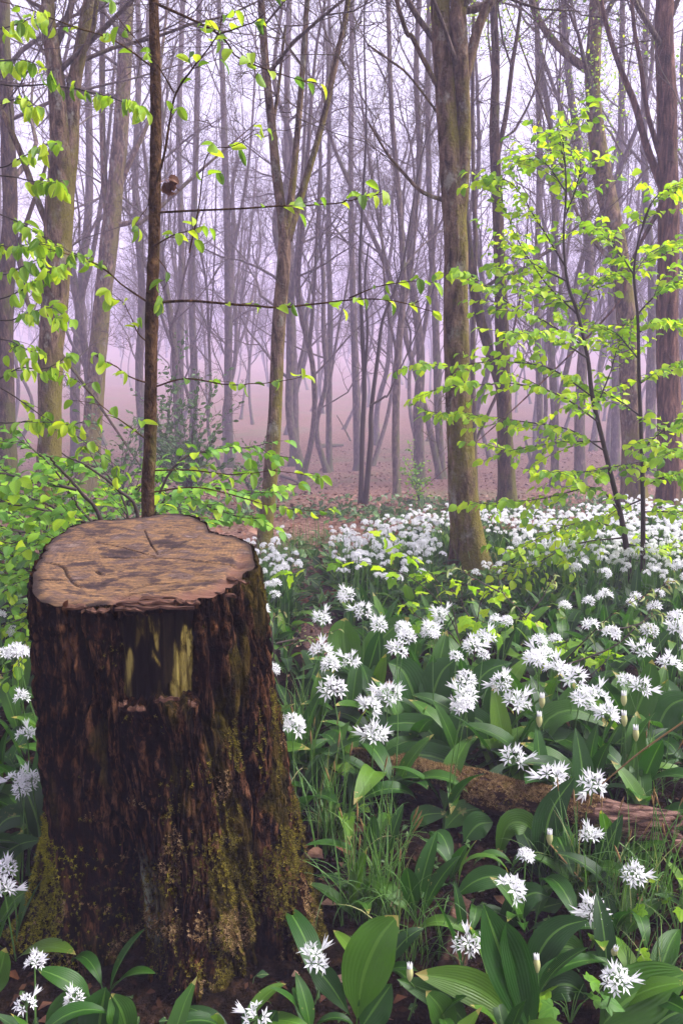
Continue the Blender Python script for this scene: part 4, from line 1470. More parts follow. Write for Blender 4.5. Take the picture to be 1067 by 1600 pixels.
# ------------------------------------------------------------------ leafy young trees and bushes
class Leafy:
    """a woody plant: stems and branches as meshes, up to 300 leaves as objects, the rest joined"""
    def __init__(s, name, label, cat, base, wood, leaves, seed, group=None):
        s.o = thing(name, label, cat, base, group)
        s.b = np.asarray(base, float)
        s.wood, s.lv, s.rg = wood, leaves, np.random.default_rng(seed)
        s.rn = random.Random(seed)
        s.mats = []

    def stem(s, P, r_, name='stem', sides=10, lump=.08, rings=40):
        mb = MB()
        C, rr_, L = trunk_tube(mb, np.asarray(P), np.asarray(r_), sides, 2.0 + len(s.mats) * .01, .15, lump, rings)
        obj(name, mb.mesh(name, M[s.wood], True, s.b), s.o)
        return C

    def leaf(s, p, d, up, size):
        s.mats.append((leafmat(p, d, up, size), s.rn.randrange(len(s.lv))))

    def cluster(s, p, d, n, size, droop=.9):
        for k in range(n):
            dd = np.asarray(d) * .5 + s.rg.normal(size=3) * .45 + np.array([0, 0, -droop])
            s.leaf(p + s.rg.normal(size=3) * .006, dd, s.rg.normal(size=3) * .6 + np.array([0, -.7, .7]), size * s.rg.uniform(.75, 1.2))

    def spray(s, P, r0, size, twigs=6, tl=.16, f0=.2, gap=.75, droop=.25, tipleaf=True, side_z=.05, up_j=.3, name='branch', hang=False, per=1, rend=.25, wob=.008):
        rg = s.rg
        P = np.asarray(P, float)
        n = max(14, len(P) * 5)
        C = catmull(P, n)
        wig = np.cumsum(rg.normal(size=(n, 3)), 0) * wob * .5
        C = C + wig * np.linspace(0, 1, n)[:, None] - 0
        mb = MB()
        tube(mb, C, np.linspace(r0, r0 * rend, n), 6)
        T_ = np.gradient(C, axis=0); T_ /= np.linalg.norm(T_, axis=1)[:, None]
        axes = []
        for j in range(twigs):
            f = f0 + (1 - f0) * (j + rg.random()) / twigs
            i = min(int(f * n), n - 2)
            t_ = T_[i]
            sd_ = np.cross(t_, [0, 0, 1.0]); sd_ /= np.linalg.norm(sd_) + 1e-9
            sd_ = sd_ * (1 if j % 2 else -1)
            d = t_ * rg.uniform(.5, 1.0) + sd_ * rg.uniform(.5, 1.0) + np.array([0, 0, rg.normal() * .15 + side_z])
            d /= np.linalg.norm(d)
            l = tl * rg.uniform(.5, 1.15) * (1.1 - .5 * f)
            m = 5
            Q = [C[i]]
            for k in range(m):
                d = d + rg.normal(size=3) * .09 + np.array([0, 0, -droop * .10]); d /= np.linalg.norm(d)
                Q.append(Q[-1] + d * l / m)
            Q = np.array(Q)
            tube(mb, Q, np.linspace(max(r0 * .4, .0012), .0007, m + 1), 4)
            axes.append(Q)
        i0 = int(f0 * n)
        axes.append(C[i0:])
        for Q in axes:
            Ls = np.concatenate([[0], np.cumsum(np.linalg.norm(np.diff(Q, axis=0), axis=1))])
            k = 0
            for l in np.arange(size * .4, Ls[-1] + 1e-6, size * gap):
                q = np.array([np.interp(l, Ls, Q[:, c]) for c in range(3)])
                t_ = np.array([np.interp(min(l + .01, Ls[-1]), Ls, Q[:, c]) for c in range(3)]) - np.array([np.interp(max(l - .01, 0), Ls, Q[:, c]) for c in range(3)])
                t_ /= np.linalg.norm(t_) + 1e-9
                k += 1
                if hang:
                    s.cluster(q, t_, 1 + int(rg.integers(0, 3)), size, .9)
                    continue
                for _ in range(per):
                    sd_ = np.cross(t_, [0, 0, 1.0]) * (1 if (k + _) % 2 else -1)
                    d = t_ * rg.uniform(.3, 1) + sd_ * rg.uniform(.5, 1.1) + np.array([0, 0, -droop * rg.uniform(.2, 1.6)])
                    s.leaf(q, d, np.array([0, 0, 1.0]) + rg.normal(size=3) * up_j, size * rg.uniform(.6, 1.15))
            if tipleaf:
                t_ = Q[-1] - Q[-2]
                s.leaf(Q[-1], t_ + np.array([0, 0, -.02]), np.array([0, 0, 1.0]) + rg.normal(size=3) * up_j, size * rg.uniform(.7, 1.1))
        obj(name, mb.mesh(name, M[s.wood], True, s.b), s.o)
        return C

    def finish(s, limit=300):
        if not s.mats:
            return s.o
        P = np.array([m[:3, 3] for m, _ in s.mats])
        q = proj(P)
        vis = (q[:, 0] > -20) & (q[:, 0] < 1087) & (q[:, 1] > -20) & (q[:, 1] < 1620)
        sz = np.array([np.linalg.norm(m[:3, 1]) for m, _ in s.mats]) / q[:, 2] * np.where(vis, 1, .01)
        order = np.argsort(-sz)
        for i in order[:limit]:
            m, k = s.mats[i]
            m = m.copy(); m[:3, 3] -= s.b
            obj('leaf', s.lv[k][0], s.o, None, m)
        rest = order[limit:]
        if len(rest):
            mb = MB()
            for k in range(len(s.lv)):
                sel = [s.mats[i][0] for i in rest if s.mats[i][1] == k]
                if sel:
                    me, V, F, T = s.lv[k]
                    merge(mb, V, list(F) if isinstance(F, tuple) else [F], np.array(sel), s.rg.random(len(sel)), T)
            o = obj('foliage', mb.mesh('foliage', s.lv[0][0].materials[0], True, s.b), s.o)
            o['kind'] = 'stuff'
        return s.o


def pxs(lst, Y0, Y1=None, jit=0):
    n = len(lst)
    Y1 = Y0 if Y1 is None else Y1
    return [at(p[0], p[1], Y0 + (Y1 - Y0) * i / max(n - 1, 1)) for i, p in enumerate(lst)]


# ---- thin sapling rising behind the stump
YS = 2.75
bs = at(231, 860, YS); bs[2] = gz(bs[0], bs[1]) - .03
sap = Leafy('beech_sapling', 'thin brown sapling with fresh green leaves rising behind the stump', 'sapling', bs, 'bark_sapling', BEECH, 5)
SP = [(232, 805, 21), (235, 700, 20), (236, 600, 19), (238, 470, 19), (241, 380, 17), (243, 280, 17), (244, 190, 16), (243, 100, 15), (241, 20, 14), (240, -70, 13)]
P = [bs] + pxs(SP, YS)
r_ = [.026] + [w_ * .5 * YS * 1.01 / FPX for _, _, w_ in SP]
mb = MB()
nn = 160
C = catmull(np.array(P + [P[-1] + [.02, 0, .9], P[-1] + [.0, 0, 2.0]]), nn)
rr_ = np.interp(np.linspace(0, 1, nn), np.linspace(0, 1, len(r_) + 2), r_ + [.009, .003])
A_ = np.arange(14) * 2 * math.pi / 14
kn = np.zeros(nn)
for f in (.2, .31, .38, .47, .55, .63, .7, .8):
    kn = np.maximum(kn, np.exp(-((np.linspace(0, 1, nn) - f) / .006) ** 2))
tube(mb, C, rr_, 14, .10 * kn[:, None] + .05 * fbm(np.cos(A_)[None], np.sin(A_)[None], np.arange(nn)[:, None] * .12, 3))
obj('trunk', mb.mesh('trunk', M['bark_sapling'], True, bs), sap.o)
SB = [  # points, start depth, end depth, radius px, twigs, twig length, f0
    ([(243, 473), (300, 470), (380, 475), (450, 477), (540, 466), (620, 462), (690, 476)], 2.75, 2.6, 5.0, 6, .10, .28),
    ([(545, 466), (590, 448), (640, 440), (672, 440)], 2.64, 2.55, 2.5, 2, .05, .2),
    ([(246, 332), (330, 328), (430, 323), (520, 318), (570, 305), (610, 292)], 2.75, 2.5, 3.6, 6, .12, .35),
    ([(244, 604), (290, 592), (360, 601), (420, 596), (480, 582)], 2.75, 2.55, 3.2, 4, .08, .2),
    ([(245, 285), (258, 235), (272, 150), (300, 105), (330, 60), (336, 20)], 2.73, 2.5, 4.2, 5, .10, .3),
    ([(243, 5), (300, 30), (345, 55), (370, 85), (420, 105), (485, 122)], 2.73, 2.45, 4.2, 5, .10, .2),
    ([(272, 145), (255, 115), (235, 88), (205, 55), (170, 15), (150, -20)], 2.60, 2.4, 2.6, 3, .07, .3),
    ([(236, 103), (180, 65), (100, 36), (30, 10), (-40, -10)], 2.73, 2.4, 3.0, 3, .08, .1),
    ([(345, 52), (400, 35), (440, 10)], 2.60, 2.5, 2.4, 2, .06, .1),
    ([(296, 395), (312, 320), (323, 245), (370, 232), (420, 212)], 2.7, 2.5, 2.6, 4, .09, .35),
    ([(240, 478), (190, 445), (150, 415), (90, 395), (20, 385)], 2.75, 2.4, 3.4, 6, .12, .3),
    ([(240, 385), (275, 365), (310, 350)], 2.7, 2.6, 2.6, 4, .09, .2),
    ([(236, 600), (205, 590), (180, 575), (152, 563)], 2.75, 2.55, 3.0, 3, .07, .3),
    ([(238, 540), (215, 520), (195, 480), (170, 460)], 2.75, 2.6, 2.6, 3, .08, .3),
    ([(244, 300), (225, 330), (212, 350)], 2.74, 2.65, 2.2, 1, .05, .5),
    ([(245, 400), (262, 430), (250, 470)], 2.72, 2.7, 2.0, 2, .06, .3),
    ([(234, 735), (300, 735), (370, 742), (430, 735), (495, 745)], 2.75, 2.6, 3.0, 6, .12, .15),
    ([(232, 770), (310, 762), (400, 785), (450, 795), (520, 796)], 2.8, 2.7, 3.0, 7, .12, .15),
    ([(234, 690), (200, 665), (160, 640), (120, 600)], 2.75, 2.5, 3.0, 6, .12, .2)]
for pts, y0, y1, rp, tw, tl, f0 in SB:
    sap.spray(pxs(pts, y0, y1), rp * .5 * y0 / FPX, .052, tw, tl, f0, 1.7, .25, True, .1, .7, wob=.004)
sap.finish()

# withered clump of dead leaves caught on the sapling
c = at(263, 288, 2.70)
dl = thing('dead_leaf_clump', 'curled clump of withered brown leaves caught on the sapling stem', 'dead leaves', c)
for i in range(11):
    d = rng.normal(size=3) * [.6, .6, .4] + [0, 0, -.7]
    m = leafmat(rng.normal(size=3) * .009 + [0, 0, .015], d, rng.normal(size=3), .05 * rng.uniform(.7, 1.2))
    obj('leaf', DEADL[i % 3][0], dl, None, m)

# ---- leafy branches reaching in from the left edge
bl = at(-120, 860, 2.9); bl[2] = gz(bl[0], bl[1]) - .03
hb = Leafy('hornbeam_sapling', 'young tree at the left edge with drooping lime-green leaves', 'sapling', bl, 'bark_twig', BEECH, 8)
hb.stem([bl, at(-110, 600, 2.9), at(-100, 300, 2.9), at(-95, 0, 2.9), at(-90, -200, 2.9)], [.03, .026, .022, .018, .01])
for pts, y0, y1, tw, tl, f0 in [
        ([(-100, 90), (0, 131), (80, 135), (150, 147), (200, 165), (215, 170)], 2.9, 2.1, 4, .07, .38),
        ([(-100, 30), (-10, 42), (30, 30), (60, 12)], 2.9, 2.2, 3, .06, .4),
        ([(-100, 60), (-20, 92), (40, 95), (75, 105)], 2.9, 2.2, 3, .06, .4),
        ([(-100, 180), (0, 160), (30, 150), (60, 165)], 2.9, 2.2, 2, .06, .45),
        ([(-100, 230), (-10, 262), (30, 250), (60, 238), (97, 234)], 2.9, 2.2, 2, .06, .45),
        ([(-100, 280), (0, 275), (50, 285), (80, 290), (100, 285)], 2.9, 2.2, 3, .06, .4),
        ([(-100, 300), (0, 335), (40, 352), (80, 375), (130, 400)], 2.9, 2.4, 5, .09, .35),
        ([(-100, 360), (-20, 380), (20, 385), (75, 375)], 2.9, 2.2, 3, .08, .4),
        ([(-100, 500), (0, 468), (30, 455), (65, 432), (100, 420)], 2.9, 2.1, 4, .08, .4),
        ([(-100, 470), (0, 500), (40, 490), (80, 480), (105, 500)], 2.9, 2.2, 4, .08, .4),
        ([(-100, 540), (0, 530), (40, 545), (70, 560)], 2.9, 2.2, 4, .08, .4),
        ([(-100, 590), (-20, 600), (30, 575), (70, 575), (110, 555)], 2.9, 2.3, 4, .08, .4),
        ([(-100, 560), (0, 605), (60, 645), (120, 680), (190, 735)], 2.9, 2.5, 6, .10, .35),
        ([(-100, 640), (0, 660), (50, 660), (110, 665), (140, 660)], 2.9, 2.2, 5, .09, .35),
        ([(-100, 420), (0, 430), (30, 420), (60, 405)], 2.9, 2.2, 3, .08, .4)]:
    hb.spray(pxs(pts, y0, y1), .0034, .044, tw, tl, f0, 1.7, .35, True, .0, .6, hang=True, wob=.004)
hb.finish()

# ---- bush behind the stump on the left
bb = at(195, 935, 3.0); bb[2] = gz(bb[0], bb[1]) - .03
bu = Leafy('hazel_bush', 'leafy green bush spreading behind the left side of the stump', 'bush', bb, 'bark_twig', SHRUB + [LIME[0]], 9)
for pts, y0, y1, rp, tw, tl, f0, gap in [
        ([(195, 930), (158, 812), (128, 770), (100, 735), (82, 712)], 3.0, 2.75, 9, 0, .1, 1.0, 9),
        ([(200, 930), (215, 805), (180, 765), (140, 738), (90, 716)], 3.0, 2.75, 8, 0, .1, 1.0, 9),
        ([(120, 765), (60, 752), (0, 738), (-60, 720)], 2.8, 2.6, 6, 8, .18, .1, .9),
        ([(170, 830), (100, 805), (40, 795), (-40, 785)], 2.95, 2.7, 6, 9, .2, .1, .8),
        ([(195, 930), (120, 860), (60, 845), (-30, 860)], 3.1, 3.0, 6, 10, .22, .1, .7),
        ([(195, 930), (110, 885), (60, 900), (-20, 930)], 3.1, 3.0, 6, 10, .22, .1, .7),
        ([(190, 900), (120, 820), (60, 780), (0, 770), (-60, 750)], 3.3, 3.5, 6, 10, .25, .1, .7),
        ([(180, 850), (120, 790), (90, 740), (40, 690), (-10, 680)], 3.2, 3.0, 5, 9, .2, .1, .8),
        ([(195, 930), (90, 850), (0, 820), (-70, 800)], 3.5, 3.8, 6, 11, .28, .05, .7),
        ([(195, 930), (80, 900), (0, 880), (-80, 870)], 3.5, 3.9, 6, 11, .28, .05, .7),
        ([(200, 900), (200, 800), (170, 740), (130, 720), (90, 730)], 3.4, 3.5, 5, 8, .22, .2, .8),
        ([(215, 860), (260, 780), (330, 765), (390, 775), (440, 770)], 3.2, 3.3, 5, 9, .22, .1, .8),
        ([(215, 860), (270, 730), (330, 700), (390, 690), (430, 700)], 3.3, 3.5, 5, 7, .2, .25, 1.1),
        ([(215, 860), (240, 780), (300, 780), (370, 800), (420, 805)], 3.4, 3.4, 5, 9, .22, .15, .8),
        ([(205, 860), (200, 780), (230, 745), (280, 730)], 3.6, 3.8, 5, 8, .25, .2, .8),
        ([(195, 930), (60, 960), (0, 985), (-50, 1000)], 3.2, 3.2, 5, 8, .22, .1, .8),
        ([(195, 930), (70, 1000), (20, 1040), (-30, 1050)], 2.9, 2.7, 4, 5, .14, .4, 1.1)]:
    bu.spray(pxs(pts, y0, y1), rp * .5 * y0 / FPX, .058, int(tw * 1.6), tl * 1.1, f0, gap * .7, .3, tw > 0, .1, .45)
bu.finish()
bc = at(70, 930, 3.9); bc[2] = gz(bc[0], bc[1]) - .03
b2 = Leafy('hazel_bush', 'dense low green bush at the left edge behind the stump', 'bush', bc, 'bark_twig', SHRUB + [LIME[2]], 19)
for pts, y0, y1 in [([(70, 930), (60, 850), (20, 800), (-40, 780)], 3.9, 3.8), ([(70, 930), (100, 850), (130, 800), (170, 770)], 3.9, 4.1), ([(70, 930), (70, 840), (90, 780), (100, 730)], 3.9, 4.2), ([(70, 930), (40, 880), (-20, 860), (-60, 850)], 3.9, 3.6),
                    ([(70, 930), (30, 820), (10, 760), (-10, 720)], 3.9, 4.1), ([(70, 930), (120, 880), (180, 850), (220, 840)], 3.9, 4.0), ([(70, 930), (60, 900), (20, 900), (-40, 920)], 3.9, 3.4), ([(70, 930), (140, 830), (200, 790), (250, 770)], 4.0, 4.4),
                    ([(70, 930), (150, 870), (260, 800), (320, 790)], 4.0, 4.4), ([(70, 930), (160, 880), (290, 820), (380, 810)], 4.0, 4.3)]:
    b2.spray(pxs(pts, y0, y1), .007, .062, 15, .30, .10, .5, .3, True, .1, .5)
b2.finish()

# ---- dark evergreen shrub in the middle distance, left
def far_shrub(name, label, px, py, hpx, wpx, n, seed, lv, size):
    b = gp(px, py); b[2] = gz(b[0], b[1]) - .03
    dp = depth(b) / FPX
    s = Leafy(name, label, 'shrub', b, 'bark_twig', lv, seed)
    H, W = hpx * dp, wpx * dp
    rg_ = s.rg
    for j in range(n):
        az = rg_.uniform(0, 6.283); rr2 = W * .5 * rg_.uniform(.2, 1)
        top_ = b + [math.cos(az) * rr2, math.sin(az) * rr2, H * rg_.uniform(.4, 1)]
        mid = b + [math.cos(az) * rr2 * .3, math.sin(az) * rr2 * .3, (top_[2] - b[2]) * .55]
        s.spray([b, mid, top_], .008, size, 8, H * .28, .15, 1.0, .1, True, .2, .8)
    s.finish(0)
    return s.o


far_shrub('evergreen_shrub', 'dark green loose shrub between the leaning trunk and the forked tree', 300, 800, 230, 190, 18, 15, DARKS, .085)
far_shrub('evergreen_shrub', 'tall narrow dark green shrub right behind the thin sapling', 258, 790, 265, 80, 9, 16, DARKS, .085)
far_shrub('evergreen_shrub', 'low dark green shrub behind the stump and left foliage', 190, 800, 150, 170, 10, 17, DARKS, .085)
far_shrub('evergreen_shrub', 'small pale green bush at the foot of the crooked hazy trunk', 655, 790, 100, 85, 6, 18, SHRUB, .06)
far_shrub('evergreen_shrub', 'small dark bush beside the foot of the forked mossy tree', 395, 790, 110, 60, 7, 19, DARKS, .07)

# ---- lime-leaved sapling on the right
bm = gp(993, 938); bm[2] -= .03
YM = bm[1]
mp = Leafy('maple_sapling', 'young tree with two dark stems and layers of lime-green leaves', 'sapling', bm, 'bark_twig', LIME, 12)
S1 = [(988, 938), (977, 850), (968, 800), (945, 705), (925, 620), (918, 560), (902, 490), (886, 440), (880, 370), (884, 290), (878, 205)]
S2 = [(1003, 938), (1004, 800), (1002, 700), (998, 600), (996, 500), (990, 420), (1004, 350), (1016, 318)]
k_ = YM / FPX * .5
mp.stem(pxs(S1, YM), np.linspace(10, 2.0, len(S1)) * k_, 'stem', 9)
mp.stem(pxs(S2, YM), np.linspace(8.5, 1.8, len(S2)) * k_, 'stem', 9)
BR = [([(945, 705), (890, 672), (800, 655), (735, 645), (665, 640)], -.4), ([(925, 620), (860, 577), (780, 566), (700, 572), (652, 562)], -.3), ([(935, 660), (880, 622), (820, 604), (745, 610), (688, 622)], -.7),
      ([(910, 540), (850, 502), (800, 480), (745, 444), (708, 436)], -.2), ([(900, 490), (850, 440), (800, 360), (770, 290)], .2), ([(885, 420), (840, 345), (800, 285), (765, 275)], .0), ([(882, 340), (905, 280), (905, 240)], .1),
      ([(884, 300), (850, 255), (812, 245)], .3), ([(884, 260), (872, 220), (880, 192)], 0), ([(886, 440), (830, 410), (790, 375)], .5), ([(968, 800), (930, 762), (860, 778), (800, 786), (760, 792)], -.5),
      ([(975, 830), (920, 815), (860, 830), (800, 860)], -.6), ([(998, 600), (1040, 572), (1095, 560)], -.3), ([(996, 490), (1040, 445), (1090, 425)], .1),
      ([(1000, 650), (960, 622), (925, 612), (890, 640)], .5), ([(1002, 700), (1045, 668), (1100, 650)], -.5), ([(990, 430), (955, 375), (928, 345)], .2), ([(1000, 365), (1022, 312), (1060, 285)], .1), ([(996, 560), (960, 520), (925, 505)], .4),
      ([(1003, 760), (1050, 742), (1100, 735)], -.4), ([(1002, 720), (960, 730), (900, 742), (850, 740)], -.5), ([(930, 640), (960, 560), (970, 500)], .4), ([(918, 560), (870, 530), (830, 520), (790, 530)], -.6),
      ([(940, 690), (870, 690), (800, 700), (760, 690)], .5), ([(1004, 800), (1050, 800), (1100, 810)], -.3), ([(980, 850), (1030, 860), (1090, 850)], .2), ([(975, 840), (900, 850), (840, 880), (800, 900)], -.2),
      ([(1004, 740), (1040, 700), (1070, 700)], -.8), ([(996, 520), (1030, 500), (1080, 500)], -.2), ([(902, 490), (930, 440), (960, 420)], .3), ([(895, 470), (860, 470), (810, 440), (770, 420)], .6),
      ([(1003, 780), (960, 800), (920, 830), (880, 830)], .3), ([(990, 430), (1010, 400), (1050, 380)], .4)]
for pts, dy in BR:
    mp.spray(pxs(pts, YM, YM + dy), .0058, .064, 12, .34, .10, .56, .4, True, .02, .5)
mp.finish()

# ---- low lobed-leaved sapling among the flowers, centre
by = gp(738, 1075); by[2] -= .02
yb_ = by[1]
sy = Leafy('sycamore_seedling', 'low sapling with broad lime leaves arching over the white flowers', 'sapling', by, 'bark_twig', LOBED, 14)
for pts, dy, tw, sz in [([(738, 1075), (715, 990), (690, 945), (640, 905), (560, 882), (450, 893)], .2, 5, .085), ([(715, 990), (700, 930), (650, 880), (600, 845)], .4, 4, .085), ([(738, 1075), (745, 985), (760, 930), (790, 915)], .2, 5, .085),
                        ([(738, 1075), (770, 1000), (800, 960), (830, 950)], .1, 4, .08), ([(730, 1030), (700, 985), (655, 960), (640, 935)], .0, 3, .08), ([(745, 985), (720, 940), (715, 905)], .1, 3, .085), ([(690, 945), (680, 915), (660, 895)], .3, 2, .08),
                        ([(738, 1075), (780, 1010), (765, 975), (740, 960)], -.1, 3, .085)]:
    sy.spray(pxs(pts, yb_, yb_ + dy), .0034, sz, tw, .10, .35, .9, .35, True, .08, .4)
sy.finish()
bz = gp(880, 1100); bz[2] -= .02
sz_ = Leafy('sycamore_seedling', 'small lime-leaved seedling half hidden in the white flowers at right', 'sapling', bz, 'bark_twig', LOBED, 24)
for pts in ([(880, 1100), (870, 1040), (850, 1010)], [(880, 1100), (900, 1040), (935, 1015)], [(880, 1100), (885, 1030), (890, 1000)], [(880, 1100), (940, 1040), (960, 1030)]):
    sz_.spray(pxs(pts, bz[1], bz[1] + .15), .003, .085, 2, .07, .5, .9, .3, True, .05, .4)
sz_.finish()

# ---- bare twigs with leaves just unfolding
def twiglet(label, base, branches, seed, size=.045):
    b = gp(*base); b[2] -= .02
    s = Leafy('hornbeam_seedling', label, 'seedling', b, 'bark_twig', FOLD, seed)
    for pts, dy, tw in branches:
        s.spray(pxs(pts, b[1], b[1] + dy), .0042, size, tw, .09, .4, 1.6, .4, True, .1, .6)
    for m, _ in s.mats[::2]:
        p = m[:3, 3] - s.b
        obj('bud_scale', ME_BUDSC, s.o, None, leafmat(p, m[:3, 1], m[:3, 2], .016))
    s.finish()


t = np.linspace(0, 1, 5)
mb = MB(); tube(mb, np.c_[t * 0, t, t * 0], .16 * np.sin(math.pi * np.clip(t, .04, .97)), 5)
ME_BUDSC = mb.mesh('bud_scale', M['bud_scale'])
twiglet('dark twiggy seedling with unfolding leaves at right among the flowers', (842, 1112), [([(842, 1112), (880, 1040), (935, 985), (985, 945), (1060, 905)], -.1, 5), ([(935, 985), (985, 980), (1030, 960)], .1, 3), ([(880, 1040), (960, 1010), (1010, 960), (1020, 920)], .2, 4)], 31)
twiglet('dark twiggy seedling with unfolding leaves below the big mossy trunk', (855, 1075), [([(855, 1075), (845, 1010), (810, 955), (780, 925), (770, 885)], .1, 4), ([(820, 965), (850, 930), (862, 900)], .1, 3), ([(780, 925), (740, 905), (715, 890)], .0, 3)], 32)
twiglet('bare twig with unfolding leaves beside the right edge of the stump', (440, 1090), [([(440, 1090), (428, 1020), (470, 1000), (520, 985)], .1, 3), ([(428, 1020), (425, 985), (440, 965)], .0, 2), ([(432, 1005), (480, 995), (560, 980)], .2, 2)], 33)

# ------------------------------------------------------------------ wild garlic
def stalk_mesh(P, r0=.0022, r1=.0016):
    C = catmull(np.asarray(P, float), 7)
    mb = MB(); tube(mb, C, np.linspace(r0, r1, 7), 5)
    return mb.mesh('flower_stalk', M['stalk'])


def ribbon_leaf(P, width, roll=0.0, pet=.12, n=14, m=7, nrm=None):
    """one big leaf along a 3-D midrib"""
    C = catmull(np.asarray(P, float), n)
    T_ = np.gradient(C, axis=0); T_ /= np.linalg.norm(T_, axis=1)[:, None]
    up = np.array(nrm if nrm is not None else [0, -.75, .65])
    S_ = np.cross(T_, up); S_ /= np.linalg.norm(S_, axis=1)[:, None] + 1e-9
    N_ = np.cross(S_, T_)
    t = np.linspace(0, 1, n)
    wv = garlic_w(1.0, pet)(t) * width
    s_ = np.linspace(-1, 1, m)
    ph = rng.uniform(0, 6)
    lift = .30 * np.abs(s_)[None] * wv[:, None] + .10 * wv[:, None] * np.sin(t * 16 + ph)[:, None] * (s_[None] ** 2) * np.sign(s_)[None]
    V = C[:, None] + S_[:, None] * (s_[None, :, None] * wv[:, None, None]) + N_[:, None] * lift[..., None]
    T = np.zeros((n, m, 3)); T[..., 0] = np.abs(s_)[None]; T[..., 1] = t[:, None]
    mb = MB(); mb.add(V, grid_faces(n, m, False), T.reshape(-1, 3))
    return mb


def put_leaf(par, org, base, az, size, shape, hi, wide=1.0):
    m = Matrix.Translation(Vector(base - org)) @ Matrix.Rotation(az - math.pi / 2, 4, 'Z') @ Matrix.Rotation(rng.normal() * .15, 4, 'Y')
    m = m @ Matrix.Diagonal((size * wide, size, size, 1))
    obj('leaf', (GARLIC_HI if hi else GARLIC_LO)[shape], par, None, m)


def put_umbel(par, org, pos, tilt, scale, k, singly):
    m = Matrix.Translation(Vector(pos - org)) @ Matrix.Rotation(tilt[0], 4, 'X') @ Matrix.Rotation(tilt[1], 4, 'Y') @ Matrix.Rotation(rng.uniform(0, 6.28), 4, 'Z') @ Matrix.Scale(scale, 4)
    if singly:
        me, ms = PEDICELS[k]
        h = obj('flower_head', me, par, None, m)
        for i, q in enumerate(ms):
            obj('floret', ME_FLORET if i % 6 else ME_FLORET_SHUT, h, None, q)
    else:
        h = obj('flower_head', UMBELS[k], par, None, m)
    return h


HERO = []          # ground points that already carry a plant


def garlic_hero(px, py, h, label, kind='open', nl=3, base_d=(.0, .02), sc=1.0, n_extra=(), group=None, size=.25, k=None):
    head = gp(px, py, h)
    b = np.array([head[0] + base_d[0], head[1] + base_d[1], 0]); b[2] = gz(b[0], b[1]) - .005
    HERO.append(b)
    o = thing('wild_garlic', label, 'wild garlic', b, group)
    mid = (b + head) / 2 + rng.normal(size=3) * [.012, .012, 0]
    obj('flower_stalk', stalk_mesh([np.zeros(3), mid - b, head - b]), o)
    if kind == 'open':
        put_umbel(o, b, head, rng.normal(size=2) * .28, sc * rng.uniform(.95, 1.15), int(rng.integers(5)) if k is None else k, True)
    else:
        m = Matrix.Translation(Vector(head - b)) @ Matrix.Rotation(rng.normal() * .2, 4, 'X') @ Matrix.Scale(sc, 4)
        h_ = obj('flower_bud', ME_BUD, o, None, m)
        obj('bud_tip', ME_BUDTIP, h_)
    a0 = rng.uniform(0, 6.28)
    for j in range(nl):
        put_leaf(o, b, b + [rng.normal() * .006, rng.normal() * .006, 0], a0 + j * 2.4 + rng.normal() * .3, size * rng.uniform(.8, 1.15), int(rng.integers(8)), True)
    return o


